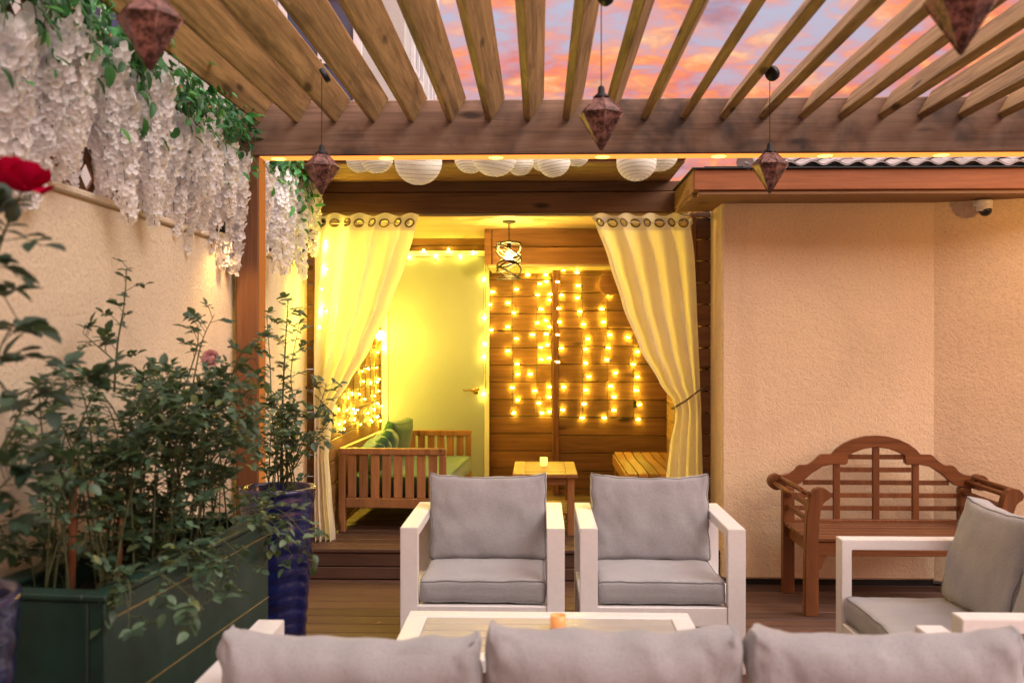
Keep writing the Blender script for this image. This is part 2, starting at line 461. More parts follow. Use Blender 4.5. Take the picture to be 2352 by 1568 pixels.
def cane(bl, bs, pts, r0, r1, nleaf, L, lw, r, start=.2, five=True, end=1.0):
    n = len(pts); tube(bs, pts, [r0 + (r1 - r0) * i / (n - 1) for i in range(n)], 5)
    for i in range(nleaf):
        t = start + (end - start) * (i + r.random()) / nleaf
        k = min(n - 2, int(t * (n - 1))); a = pts[k].lerp(pts[k + 1], t * (n - 1) - k)
        ax = (pts[k + 1] - pts[k]).normalized()
        o = rv(r); o -= ax * o.dot(ax); o.normalize()
        spray(bl, bs, a, o * .9 + ax * .45 + Vector((0, 0, .12)), L * r.uniform(.6, 1.15), lw * r.uniform(.65, 1.2), r, five)
def raceme(seed, L):
    r = random.Random(seed); bm = BM()
    n = int(L * 210)
    tube(bm, [(0, 0, .02), (0, 0, -L * .5), (.004, .003, -L)], .0012, 4)
    for f in bm.faces: f.material_index = 1
    for i in range(n):
        t = (i + r.random()) / n
        rad = (.046 * (1 - t) ** .6 + .008) * r.uniform(.7, 1.1)
        a = i * 2.4 + r.uniform(-.4, .4); c = Vector((math.cos(a) * rad, math.sin(a) * rad, -t * L))
        out = Vector((math.cos(a), math.sin(a), r.uniform(-.7, .2))).normalized()
        sz = .021 * (1.1 - .5 * t) * r.uniform(.8, 1.25)
        s = out.cross(Vector((0, 0, 1)) + rv(r) * .5).normalized(); u = out.cross(s)
        for sg in (1, -1, 0):       # two wings and a keel, each a cupped round petal
            ax = (s * sg * .9 + u * .35).normalized() if sg else -u
            w = out.cross(ax).normalized(); cen = c + ax * sz * .62 + out * sz * .15
            cv = bm.verts.new(cen - out * sz * .12); ring = []
            for k in range(6):
                g = 2 * PI * k / 6 + r.uniform(-.2, .2)
                ring.append(bm.verts.new(cen + ax * math.cos(g) * sz * .72 + w * math.sin(g) * sz * .62 + out * sz * (.22 + .25 * r.random())))
            for k in range(6): bm.faces.new((cv, ring[k], ring[(k + 1) % 6])).smooth = True
    me = bpy.data.meshes.new('flower_cluster'); bm.to_mesh(me); bm.free(); me.materials.append(M['petal']); me.materials.append(M['stem'])
    return me
RAC = [raceme(50 + i, L) for i, L in enumerate((.30, .36, .42, .5, .26, .34))]
def vine(y0, y1, n_up, n_lo, label, seed):
    r = random.Random(seed)
    t = thing('wisteria_vine', label, 'flowering vine', (XW, y0, 2.5), 'white wisteria along the wall')
    base = Vector(t.location)
    bl, bs = BM(), BM()
    pts = [Vector((XW - .05 + .02 * math.sin(k * 1.9), y0 + (y1 - y0) * k / 24, 2.50 + .03 * math.sin(k * 1.3))) for k in range(25)]
    tube(bs, pts, .008, 5); tube(bs, [p + Vector((.02, 0, -.05 + .02 * math.sin(i * 2.2))) for i, p in enumerate(pts)], .006, 5)
    for i in range(int((y1 - y0) * 480)):
        y = r.uniform(y0, y1); z = 2.49 + r.gauss(-.0, .055); x = XW + r.uniform(-.08, .15)
        if r.random() < .16: z -= r.uniform(.05, .3)
        leaf(bl, Vector((x, y, z)), Vector((r.uniform(-.3, 1), r.uniform(-1, 1), r.uniform(-1, .25))), Vector((.8, -.3, .8)) + rv(r) * .5, r.uniform(.04, .075), r.uniform(.024, .04), r.uniform(.1, .4))
    for i in range(int((y1 - y0) * 9)):     # trailing tendrils
        y = r.uniform(y0, y1); p = Vector((XW + .08, y, 2.5)); q = []
        for k in range(6): q.append(p.copy()); p = p + Vector((r.uniform(-.005, .02), r.uniform(-.03, .03), -.035))
        tube(bs, q, .002, 4)
        for k in q[1:]: leaf(bl, k, Vector((r.uniform(0, 1), r.uniform(-1, 1), -.6)), Vector((1, 0, .6)), .05, .028, .3)
    obj('leaves', bl, M['ivy'], t); obj('stem', bs, M['cane'], t)
    for tier, n in ((0, n_up), (1, n_lo)):
        for i in range(n):
            o = bpy.data.objects.new('flower_cluster', RAC[r.choice((0, 1, 2, 3, 4, 5)) if tier == 0 else r.choice((0, 1, 4, 5))]); COL.objects.link(o); o.parent = t
            y = y0 + (y1 - y0) * (i + r.uniform(.1, .9)) / n
            z = 2.40 + r.uniform(-.1, .05) if tier == 0 else 2.31 + r.uniform(-.1, .08) - (.12 if y > 3.9 else 0)
            o.location = Vector((XW + r.uniform(-.03, .08) - (.03 if tier else 0), y, z)) - base
            o.rotation_euler = (r.uniform(-.12, .12), r.uniform(-.12, .12), r.uniform(0, 6.28))
            s = r.uniform(.85, 1.15); o.scale = (s, s, s)
vine(2.0, 4.62, 43, 30, 'white wisteria vine over the trellis in front of the pergola post', 3)
vine(4.85, 6.0, 15, 14, 'white wisteria vine between the pergola post and the cabana', 4)

# ------------------------------------------------------------------ pergola
pg = thing('pergola', 'stained timber pergola with tilted roof slats, heavy beam and lit edge', 'pergola', (0, 4.65, 0))
bm = BM(); box(bm, -1.50, 4.8, 4.60, 4.71, 2.348, 2.613, .006); obj('beam', bm, M['beam'], pg)
bm = BM(); box(bm, -1.475, -1.363, 4.605, 4.72, 0, 2.346, .006); obj('post', bm, M['post'], pg)
bm = BM(); box(bm, -1.5, 4.8, -1.6, -1.49, 2.348, 2.613, .006); obj('beam', bm, M['beam'], pg)
for xx in (-1.475, 4.6):
    bm = BM(); box(bm, xx, xx + .112, -1.6, -1.488, 0, 2.346, .006); obj('post', bm, M['post'], pg)
bm = BM(); box(bm, 4.6, 4.712, 4.605, 4.72, 0, 2.346, .006); obj('post', bm, M['post'], pg)
ROLL = math.radians(31)
for i in range(33):
    X = -1.372 + i * .1868
    bm = BM()
    W, Th = .135, .038
    c = Vector((X + math.sin(ROLL) * W / 2 - .0, 0, 2.513 + math.cos(ROLL) * W / 2 - .0))
    box(bm, c.x - Th / 2, c.x + Th / 2, -1.62, 4.598, c.z - W / 2, c.z + W / 2, .004, Matrix.Rotation(ROLL, 3, 'Y'))
    obj('rafter', bm, M['slat'], pg)
for px in (640, 887, 1139, 1384, 1651, 1895, 2162, 2420):
    p = P(px, 360, 4.665)
    bm = BM(); lathe(bm, [(.0005, -.0045), (.02, -.004), (.032, -.002), (.036, .0)], 20, (p.x, 4.665, 2.3445)); obj('downlight', bm, M['puck'], pg)

bm = BM(); box(bm, -1.36, 4.78, 4.612, 4.708, 2.3448, 2.3476, 0); obj('glow_sheet', bm, glow('underside_glow', (1.0, .26, .045), 1.15), pg)  # glowing sheet that paints warm light onto the beam's underside, no lamp
bm = BM(); box(bm, -1.3625, -1.3605, 4.612, 4.715, .02, 2.343, 0); obj('glow_sheet', bm, glow('post_face_glow', (1.0, .30, .06), .3), pg)  # fainter glowing sheet in place of lamplight on the post's inner face
# small lamp hidden in the blossom that washes the wall beside the post
wp = thing('wall_spot', 'small warm spot lamp under the wisteria, lighting the garden wall beside the post', 'lamp', (XW, 4.36, 1.99))
bm = BM(); lathe(bm, [(.0005, .05), (.018, .05), (.02, .045), (.02, 0), (.016, 0)], 16, (XW + .035, 4.36, 1.95)); box(bm, XW + .001, XW + .02, 4.35, 4.37, 1.97, 1.99, .002); obj('housing', bm, M['metal'], wp)
bm = BM(); lathe(bm, [(.0005, .004), (.0155, .004)], 16, (XW + .035, 4.36, 1.95)); obj('lens', bm, M['candleY'], wp)
sl_ = bpy.data.lights.new('spot_beam', 'SPOT'); sl_.energy = 8; sl_.color = (1.0, .55, .16); sl_.spot_size = math.radians(125); sl_.spot_blend = 1; sl_.shadow_soft_size = .012
so_ = bpy.data.objects.new('spot_beam', sl_); COL.objects.link(so_); so_.parent = wp; so_.location = (.13, 0, -.02); so_.rotation_euler = (0, math.radians(-4), 0)

# ------------------------------------------------------------------ neighbour building
nb = thing('neighbour_building', 'tall pale grey building with white framed windows beyond the garden wall', 'building', (-4, 12, 0))
bm = BM(); box(bm, -11, -1.40, 10, 12.9, -.05, 10, .02); obj('wall', bm, M['bldg'], nb)
bm = BM(); box(bm, -11.05, -1.36, 9.96, 10.0, 5.9, 6.1, .01); box(bm, -1.40, -1.36, 10.0, 12.9, 5.9, 6.1, .01); obj('cornice', bm, M['wtrim'], nb)
def nwin(x, z, w, h, side=False):
    bm = BM(); g = BM(); t = .09
    for (a0, a1, b0, b1) in ((-w / 2 - t, w / 2 + t, h, h + t), (-w / 2 - t, w / 2 + t, -t, 0), (-w / 2 - t, -w / 2, 0, h), (w / 2, w / 2 + t, 0, h), (-.025, .025, 0, h), (-w / 2, w / 2, h / 2 - .025, h / 2 + .025)):
        if side: box(bm, -1.40, -1.35, x + a0, x + a1, z + b0, z + b1, .004)
        else: box(bm, x + a0, x + a1, 9.95, 10.0, z + b0, z + b1, .004)
    fr = obj('window', bm, M['wtrim'], nb)
    if side: box(g, -1.398, -1.385, x - w / 2, x + w / 2, z, z + h, 0)
    else: box(g, x - w / 2, x + w / 2, 9.985, 9.998, z, z + h, 0)
    obj('pane', g, M['glassd'], fr)
for k in range(4):
    for z in (1.2, 3.7): nwin(-2.3 - k * 2.3, z, .7, 1.35)
for yy in (10.75, 12.05):
    for z in (3.7, 6.6): nwin(yy, z, .7, 1.4, True)

# ------------------------------------------------------------------ cabana
cab = thing('cabana', 'timber cabana with open front, cream door and lights strung inside', 'cabana', (-.2, 6.15, 0))
FL = .19
def siding(bm, a0, a1, z0, z1, plane, axis, face, pitch=.1465, phase=1.98, th=.02):
    z = phase - math.ceil((phase - z0) / pitch) * pitch
    while z < z1:
        b0, b1 = max(z + .003, z0), min(z + pitch - .003, z1)
        if b1 - b0 > .01:
            lo, hi = (plane - th, plane) if face > 0 else (plane, plane + th)
            if axis == 'X': box(bm, a0, a1, lo, hi, b0, b1, .003)
            else: box(bm, lo, hi, a0, a1, b0, b1, .003)
        z += pitch
# platform with front step
bm = BM()
yy = 5.83
box(bm, -1.5, 1.09, 5.81, 5.828, .003, .075, .004); box(bm, -1.5, 1.09, 5.812, 5.828, .08, .160, .004)
while yy < 8.25:
    box(bm, -1.5, 1.09, yy - .03, min(yy + .106, 8.25), FL - .026, FL, .006); yy += .142
obj('platform', bm, M['deck'], cab)
bm = BM(); box(bm, -1.5, 1.09, 5.835, 8.2, -.04, FL - .03, 0); obj('platform_core', bm, M['gap'], cab)
# left wall / right wall / back walls (backing + boards)
bm = BM(); siding(bm, 6.19, 8.2, FL, 2.33, -1.36, 'Y', 1); obj('side_wall', bm, M['sidY'], cab)
bm = BM(); siding(bm, 6.19, 7.9, FL, 2.33, 1.04, 'Y', -1); obj('side_wall', bm, M['sidY'], cab)
bm = BM(); box(bm, -1.46, -1.381, 6.19, 8.3, -.04, 2.47, 0); box(bm, 1.061, 1.09, 6.19, 8.3, -.04, 2.47, 0); box(bm, -1.381, 1.061, 8.222, 8.3, -.04, 2.47, 0); obj('shell', bm, M['gap'], cab)
DX0, DX1 = P(893, 700, 8.2).x, P(1112, 700, 8.2).x
DTOP = P(1000, 590, 8.2).z
bm = BM(); siding(bm, -1.36, DX0 - .06, FL, 2.33, 8.2, 'X', -1); siding(bm, DX0 - .06, DX1 + .05, DTOP + .05, 2.33, 8.2, 'X', -1)
XC0, XC1 = P(1270, 700, 7.9).x, P(1283, 700, 7.9).x
siding(bm, DX1 + .05, XC0, FL, 2.33, 8.2, 'X', -1); obj('back_wall', bm, M['sidX'], cab)
bm = BM(); siding(bm, XC1, 1.04, FL, 2.33, 7.9, 'X', -1, .1465, 1.995); obj('back_wall', bm, M['sidX'], cab)
bm = BM(); box(bm, XC0, XC1, 7.88, 8.19, FL, 2.055, .003); box(bm, XC0 - .004, XC0 + .01, 7.86, 7.88, FL, 2.055, .003); obj('corner_post', bm, M['acaZ'], cab)
# dropped box above the back wall
HX0 = P(1113, 550, 7.5).x; HZ = P(1200, 606, 7.5).z
bm = BM(); siding(bm, HX0 + .06, 1.04, HZ + .0, 2.33, 7.5, 'X', -1, .147, 2.19); box(bm, HX0, HX0 + .055, 7.492, 7.52, HZ, 2.329, .003)
siding(bm, 7.525, 8.2, HZ, 2.33, HX0 + .002, 'Y', -1, .147, 2.19); obj('bulkhead', bm, M['sidX'], cab)
bm = BM(); box(bm, HX0 + .024, 1.04, 7.5, 8.2, HZ - .022, HZ - .002, .003); obj('bulkhead_soffit', bm, M['ceil'], cab)
# door
bm = BM(); box(bm, DX0, DX1, 8.175, 8.215, FL + .01, DTOP, .003); dr = obj('door', bm, M['door'], cab)
bm = BM(); hp = P(1093, 897, 8.175)
lathe(bm, [(.0005, -.012), (.022, -.011), (.031, -.003), (.032, 0)], 24)
bmesh.ops.rotate(bm, verts=bm.verts, cent=(0, 0, 0), matrix=Matrix.Rotation(-PI / 2, 3, 'X')); bm.transform(Matrix.Scale(-1, 4, (0, 1, 0)) if False else Matrix.Identity(4))
bm.transform(Matrix.Translation(hp))
tube(bm, [hp + Vector((0, .0, 0)), hp + Vector((0, -.05, 0))], .010, 10)
tube(bm, [hp + Vector(v) for v in ((0, -.05, 0), (-.03, -.055, .004), (-.06, -.055, .008), (-.085, -.053, .003), (-.105, -.05, .008))], [.011, .010, .008, .007, .006], 10)
obj('handle', bm, M['brass'], dr)
bm = BM(); box(bm, DX0 - .055, DX0 - .004, 8.16, 8.215, FL, DTOP + .05); box(bm, DX1 + .004, DX1 + .045, 8.16, 8.215, FL, DTOP + .05); box(bm, DX0 - .004, DX1 + .004, 8.165, 8.215, DTOP + .004, DTOP + .048)
obj('door_frame', bm, M['trim'], dr)
# ceiling
bm = BM(); yy = 6.19
while yy < 8.18: box(bm, -1.36, 1.04, yy, min(yy + .087, 8.2), 2.33, 2.35, .004); yy += .09
obj('ceiling', bm, M['ceil'], cab)
# front wall: strips, jambs, header, curtain board
bm = BM()
siding(bm, -1.515, P(721, 700, 6.15).x, FL, 2.272, 6.13, 'X', -1, .138, 2.1); obj('front_wall', bm, M['hdr'], cab)
bm = BM(); siding(bm, P(1600, 700, 6.13).x, 1.09, FL, 2.272, 6.13, 'X', -1, .138, 2.1)
obj('front_wall', bm, M['hdr'], cab)
JL, JR = P(721, 700, 6.15).x, P(1600, 700, 6.13).x
bm = BM(); box(bm, JL + .002, JL + .035, 6.12, 6.20, FL, 2.27); obj('jamb', bm, M['post'], cab)
bm = BM(); box(bm, JR - .037, JR - .002, 6.12, 6.20, FL, 2.27); obj('jamb', bm, M['post'], cab)
bm = BM(); box(bm, -1.515, .92, 6.112, 6.185, 2.273, 2.402, .004); box(bm, -1.515, .92, 6.12, 6.185, 2.406, 2.471, .004); obj('header', bm, M['hdr'], cab)
bm = BM(); box(bm, JL + .04, JR - .04, 6.13, 6.185, 2.252, 2.2715, .003); obj('header_lining', bm, M['ceil'], cab)
# flat roof with boarded soffit
bm = BM(); yy = 5.5
while yy < 6.12: box(bm, -1.505, .83, yy, min(yy + .137, 6.19), 2.473, 2.488, .004); yy += .141
obj('soffit', bm, M['soffit'], cab)
bm = BM(); box(bm, -1.51, .835, 5.48, 8.3, 2.489, 2.60, .004); obj('roof', bm, M['hdr'], cab)

# ------------------------------------------------------------------ house at right: wall, eave, tiled roof
hs = thing('stucco_house', 'sand stucco house wall with timber eave and barrel tiled roof', 'house', (2, 5.75, 0))
WX = P(1658, 900, 5.75).x; CX = P(2145, 900, 5.75).x
bm = BM(); box(bm, WX, CX + .1, 5.75, 6.6, .035, 2.284, .012)
obj('wall', bm, M['wallR'], hs)
bm = BM()
def Tw(a, b, c): return Vector((CX + a - c * .3, 5.75 - a * .36 + c, b))
prism(bm, [(0, .035), (2.2, .035), (2.2, 2.284), (0, 2.284)], Tw, .5)
obj('wall', bm, M['wallR'], hs)
bm = BM(); box(bm, WX + .01, CX, 5.762, 6.5, -.03, .034, 0); obj('base_gap', bm, M['gap'], hs)
EX = .853
bm = BM(); box(bm, EX, 4.9, 5.33, 5.37, 2.286, 2.402, .005); obj('fascia', bm, M['fascia'], hs)
bm = BM(); box(bm, EX, EX + .04, 5.372, 6.11, 2.286, 2.402, .005); obj('fascia', bm, M['soffit'], hs)
bm = BM(); box(bm, EX + .03, 4.9, 5.345, 5.43, 2.262, 2.285, .004); box(bm, EX + .042, 4.9, 5.435, 6.1, 2.272, 2.29, .003); box(bm, EX + .002, EX + .085, 5.43, 6.11, 2.262, 2.284, .004)
obj('soffit', bm, M['soffit'], hs)
bm = BM(); box(bm, EX - .012, 4.9, 5.315, 5.36, 2.403, 2.411, .002); box(bm, EX - .012, EX + .05, 5.3605, 6.1, 2.403, 2.411, .002); obj('drip_edge', bm, M['tar_and_shade'], hs)
# barrel tiles
bm = BM(); x0, x1, y0 = EX + .05, 4.9, 5.33; run = 2.2; pitch, course, slope = .125, .20, .30
def hip(u, v):
    x = x0 + (x1 - x0) * u; s = run * v
    return x - (EX + .28) > s * .55
bd_ = BM()
nu = 420
for c in range(11):
    def f(u, v, c=c):
        x = x0 + (x1 - x0) * u; s = (c + v) * course
        w = math.cos(2 * PI * (x / pitch) + .25 * math.sin(c * 3.1)); zz = 2.420 + s * slope + .011 * w + .016 * (1 - v) + .003 * math.sin(x * 9 + c)
        return Vector((x, y0 + s - .012, zz))
    grid(bm, f, nu, 2, True, lambda u, v, c=c: hip(u, (c + v) * course / run))
    def fe(u, v, c=c):     # thick front lip of each course
        p = f(u, 0); return p - Vector((0, -.002, .009 * v))
    grid(bm, fe, nu, 1, True, lambda u, v, c=c: hip(u, c * course / run))
    def fd(u, v, c=c):  # dark plate painting the shade inside the arches of each course
        x = x0 + (x1 - x0) * u; s = c * course
        top = f(u, 0).z - .007; bot = 2.420 + s * slope + .006
        return Vector((x, y0 + s + .004, top + (min(bot, top) - top) * v))
    grid(bd_, fd, nu, 1, True, lambda u, v, c=c: hip(u, c * course / run))
rf = obj('roof', bm, M['tile'], hs); obj('hollow_shade', bd_, M['tar_and_shade'], rf)
bm = BM(); box(bm, EX + .06, 4.9, 5.34, 5.36, 2.4115, 2.42, 0)
sl = math.atan(slope); 
prism(bm, [(EX + .35, 0), (4.9, 0), (4.9, run), (EX + .35 + run * .55, run)], lambda a, b, c: Vector((a, y0 + .03 + b, 2.406 + b * slope - c)), .02)
obj('underlay', bm, M['tar_and_shade'], rf)
bm = BM()   # hip ridge of half-round caps
for k in range(10):
    s = k * .2; a = Vector((EX + .28 + s * .55, y0 + s, 2.44 + s * slope)); b = Vector((EX + .28 + (s + .23) * .55, y0 + s + .23, 2.44 + (s + .23) * slope))
    tube(bm, [a, b], [.05, .042], 10)
obj('ridge_cap', bm, M['tile'], rf)

wq = thing('beam_lamp', 'warm glowing lamp under the pergola beam at the far right of the terrace', 'lamp', (3.1, 4.655, 2.2))
bm = BM(); lathe(bm, [(.0005, 2.346), (.05, 2.346), (.05, 2.335), (.012, 2.33), (.012, 2.25), (.03, 2.24), (.034, 2.2)], 20, (3.1, 4.655, 0)); obj('housing', bm, M['metal'], wq)
bm = BM(); ball(bm, (3.1, 4.655, 2.175), .035, 16, 12, 1.2); obj('bulb', bm, glow('beam_bulb', (1.0, .50, .12), 240), wq)

# security camera under the eave
p = P(2258, 470, 5.6)
sc = thing('security_camera', 'small white dome security camera with black lens below the eave', 'camera', (p.x, p.y, p.z))
sx, sy = p.x, 5.60
bm = BM(); lathe(bm, [(.0005, .0), (.05, 0), (.052, -.004), (.05, -.03), (.044, -.036)], 24, (sx, sy, 2.261)); obj('base', bm, M['camw'], sc)
bm = BM(); ball(bm, (sx + .006, sy - .015, 2.205), .036, 20, 14); obj('dome', bm, M['camb'], sc)
bm = BM(); lathe(bm, [(.044, .03), (.046, 0), (.040, -.018), (.038, -.018)], 20, (sx + .003, sy - .006, 2.215)); obj('housing', bm, M['camw'], sc)

# ------------------------------------------------------------------ copper pendants under the pergola
def pendant(X, Y, label, zt=2.056, first=[None]):
    loc = (X, Y, zt)
    if first[0]:
        return dup(first[0], loc, rnd.uniform(0, 1), label)
    t = thing('pendant_lantern', label, 'lantern', loc, 'copper lanterns under the pergola'); c = Vector(loc)
    bm = BM()
    n = 6; prof = [(.002, 0), (.073, .115), (.026, .165)]
    rings = [[c + Vector((r * math.cos(2 * PI * k / n + .2), r * math.sin(2 * PI * k / n + .2), z)) for k in range(n)] for r, z in prof]
    for i in range(2):
        for k in range(n):
            q = [rings[i][k], rings[i][(k + 1) % n], rings[i + 1][(k + 1) % n], rings[i + 1][k]]
            m = sum(q, Vector()) / 4
            bm.faces.new([bm.verts.new(v) for v in q])
    bmesh.ops.remove_doubles(bm, verts=bm.verts, dist=1e-5)
    obj('shade', bm, M['copper'], t)
    bm = BM()
    for i in range(2):
        for k in range(n): tube(bm, [rings[i][k], rings[i + 1][k]], .0022, 5)
    for k in range(n): tube(bm, [rings[1][k], rings[1][(k + 1) % n]], .0025, 5)
    obj('rim', bm, M['copper'], t)
    bm = BM(); lathe(bm, [(.027, .164), (.026, .170), (.012, .182), (.010, .20), (.004, .206)], 16, c, cap0=True); obj('cap', bm, M['metal'], t)
    bm = BM(); tube(bm, [c + Vector((0, 0, .2)), c + Vector((0, 0, .485))], .0016, 6); obj('cord', bm, M['metal'], t)
    bm = BM(); lathe(bm, [(.0005, .0), (.03, 0), (.032, .006), (.030, .022), (.0005, .024)], 20)
    bm.transform(Matrix.Translation(c + Vector((.004, 0, .487))) @ Matrix.Rotation(math.radians(62), 4, 'Y')); obj('canopy', bm, M['metal'], t)
    first[0] = t; return t
pd = [(P(739, 400, 3.93).x, 3.93, 'copper lantern hanging before the left end of the pergola beam, above the blue pot'),
      (P(1381, 300, 3.05).x, 3.05, 'copper lantern hanging centrally before the beam, above the pair of armchairs'),
      (P(1768, 400, 3.95).x, 3.95, 'copper lantern hanging before the tiled roof end and orange fascia'),
      (P(345, 100, 2.12).x, 2.12, 'large blurred copper lantern close up beside the wisteria, its top cut off'),
      (P(2207, 80, 2.05).x, 2.05, 'close up dark copper lantern in the upper right corner, only its lower half showing')]
for a in pd: pendant(*a)

# ------------------------------------------------------------------ paper lanterns
lw = thing('lantern_wire', 'thin wire strung behind the beam carrying the white paper lanterns', 'wire', (0, 5.15, 2.66))
bm = BM(); tube(bm, [(-1.52, 5.15, 2.60)] + [(x * .2 - 1.4, 5.15, 2.585 + .004 * math.sin(x)) for x in range(13)] + [(1.15, 5.25, 2.6)], .002, 5); obj('wire', bm, M['metal'], lw)
def paper_lantern(px, bot, wpx, Y, label, seed):
    r = random.Random(seed); R = wpx / 2 / FPX * Y; b = P(px, bot, Y)
    t = thing('paper_lantern', label, 'paper lantern', (b.x, Y, b.z + R), 'white paper lanterns behind the beam'); c = Vector((b.x, Y, b.z + R))
    tilt = Euler((r.uniform(-.2, .2), r.uniform(-.2, .2), 0)).to_matrix().to_4x4()
    bm = BM(); prof = []
    nr = 13
    for k in range(nr * 4 + 1):
        a = math.radians(12) + (PI - math.radians(26)) * k / (nr * 4)
        q = 1 - .008 * abs(math.cos(PI * k / 4))
        prof.append((R * q * math.sin(a), -R * q * math.cos(a) * .96))
    lathe(bm, prof, 36); 
    for v in bm.verts: v.co *= 1 + .012 * fbm(v.co, 14)
    bm.transform(Matrix.Translation(c) @ tilt); obj('shade', bm, M['paper'], t)
    bm = BM()
    for k in range(nr + 1):
        a = math.radians(12) + (PI - math.radians(26)) * k / nr
        q = .992; rr = R * q * math.sin(a) ; z = -R * q * math.cos(a) * .96
        loop_tube(bm, [(rr * math.cos(j * PI / 16), rr * math.sin(j * PI / 16), z) for j in range(32)], .0011, 4)
    bm.transform(Matrix.Translation(c) @ tilt); obj('hoop', bm, M['bronze'], t)
    bm = BM(); tube(bm, [c + Vector((0, 0, R * .8)), Vector((c.x, 5.15, 2.585))], .0012, 4); obj('cord', bm, M['metal'], t)
for i, a in enumerate([(826, 398, 62, 5.35, 'small paper lantern at the left end of the row, half hidden behind its neighbour'),
                       (865, 400, 78, 5.2, 'paper lantern with ringed opening beside the largest hanging one'),
                       (961, 427, 110, 5.1, 'largest and lowest paper lantern, left of the row centre'),
                       (1080, 400, 74, 5.35, 'pale paper lantern partly hidden behind the wide one at mid row'),
                       (1136, 408, 108, 5.1, 'wide paper lantern hanging at the middle of the row'),
                       (1194, 405, 62, 5.25, 'small paper lantern just right of the wide middle one'),
                       (1246, 396, 50, 5.4, 'tiny paper lantern tucked up between two bigger ones'),
                       (1272, 409, 76, 5.15, 'medium paper lantern above the pendant lamp chain, right of centre'),
                       (1325, 384, 58, 5.25, 'high set small paper lantern of which only the bottom shows'),
                       (1462, 418, 92, 5.1, 'paper lantern hanging low over the right curtain'),
                       (1515, 396, 86, 5.2, 'paper lantern at the right end beside the tiled eave')]):
    paper_lantern(*a, 900 + i)

# ------------------------------------------------------------------ curtains
def curtain(tab, label, phase, rope_pts, seed):
    Yc = 6.03; r = random.Random(seed)
    ys = [q[0] for q in tab]; y0, y1 = ys[0], ys[-1]
    def S(u, py):
        l, rr = interp(tab, py)
        top = max(0, 1 - (py - y0) / 60); w = rr - l
        k = (py - y0) / (y1 - y0)
        A = (.016 + .042 * min(1, (py - y0) / 130)) * min(1, w / 150 + .3)
        uu = u + .012 * math.sin(9 * u + 3 * k) * (1 - top)
        sc_ = math.cos(8 * PI * uu + phase)
        fold = A * sc_ * (1 + .35 * math.sin(5.3 * uu + seed)) + .014 * min(1, k * 3) * math.sin(17 * uu + 2.2 + 1.5 * k) + .006 * noise.noise(Vector((u * 7, k * 5, seed)))
        p = P(l + w * uu, py, Yc)
        x = p.x + .008 * math.sin(8 * PI * uu + phase) * (1 - top * .6)
        z = p.z + (.012 * math.cos(8 * PI * uu + phase + 1.2) * top if py < y0 + 8 else 0)
        return Vector((x, Yc + fold, z))
    t = thing('curtain', label, 'curtain', P(tab[-1][1], tab[-1][0], Yc), 'tied back cabana curtains')
    yb = y0 + 36
    bm = BM(); grid(bm, lambda u, v: S(u, yb + (y1 - yb) * v), 150, 110)
    obj('drape', bm, M['curtain'], t)
    bm = BM(); bg = BM(); cs = [((i + .5) / 8, y0 + 19) for i in range(8)]
    Wt = interp(tab, y0 + 19); wpx = Wt[1] - Wt[0]
    def keep(u, v):
        for cu, cy in cs:
            if ((u - cu) * wpx) ** 2 + ((y0 + v * 36 - cy)) ** 2 < 6.6 ** 2: return False
        return True
    grid(bm, lambda u, v: S(u, y0 + 36 * v), 232, 36, True, keep); obj('heading', bm, M['band'], t)
    bg.free()
    for cu, cy in cs:
        bg = BM(); loop_tube(bg, [S(cu + 8.4 * math.cos(a * PI / 10) / wpx, cy + 8.4 * math.sin(a * PI / 10)) + Vector((0, -.003, 0)) for a in range(20)], .0055, 6)
        obj('grommet', bg, M['bronze'], t)
    # rope tie
    bm = BM(); tube(bm, rope_pts, .006, 8); tag(obj('curtain_tie', bm, M['rope'], t), None, None)
    return t
curtain([(493, 728, 961), (530, 722, 950), (600, 718, 930), (700, 716, 894), (800, 715, 848), (880, 716, 799), (925, 718, 768), (948, 721, 762), (970, 722, 760), (1050, 722, 752), (1150, 721, 760), (1225, 722, 768), (1258, 722, 767)],
        'bright backlit curtain tied back beside the blue pot, in front of the green daybed', 0.4,
        [P(699, 886, 6.12), P(722, 905, 6.02), P(745, 930, 5.98), P(764, 948, 5.985), P(770, 952, 6.03), P(768, 955, 6.08), P(740, 930, 6.1), P(712, 898, 6.11)], 5)
curtain([(493, 1356, 1580), (515, 1366, 1583), (600, 1394, 1592), (700, 1424, 1598), (800, 1464, 1603), (880, 1510, 1606), (920, 1540, 1608), (940, 1547, 1609), (965, 1545, 1609), (1020, 1533, 1611), (1100, 1524, 1613), (1258, 1519, 1616)],
        'softer lit curtain tied back beside the stucco wall corner', 1.9,
        [P(1621, 887, 6.12), P(1605, 897, 6.0), P(1575, 920, 5.98), P(1548, 936, 5.985), P(1543, 938, 6.03), P(1546, 938, 6.08), P(1580, 915, 6.1), P(1610, 896, 6.11)], 8)
zr = P(1176, 512, 6.03).z
for xa, xb, lab in ((JL + .036, P(940, 512, 6.03).x, 'slim pale rod through the rings of the bright left curtain'), (P(1376, 512, 6.03).x, JR - .038, 'slim pale rod through the rings of the right curtain by the stucco wall')):
    rod = thing('curtain_rod', lab, 'curtain rod', ((xa + xb) / 2, 6.03, zr), 'curtain rods')
    bm = BM(); tube(bm, [(xa, 6.03, zr), (xb, 6.03, zr)], .0035, 8); obj('rod', bm, M['trim'], rod)
    for xx in (xa + .004, xb - .016):
        bm = BM(); box(bm, xx, xx + .012, 6.03, 6.13, zr - .012, zr + .03, .002); obj('bracket', bm, M['trim'], rod)

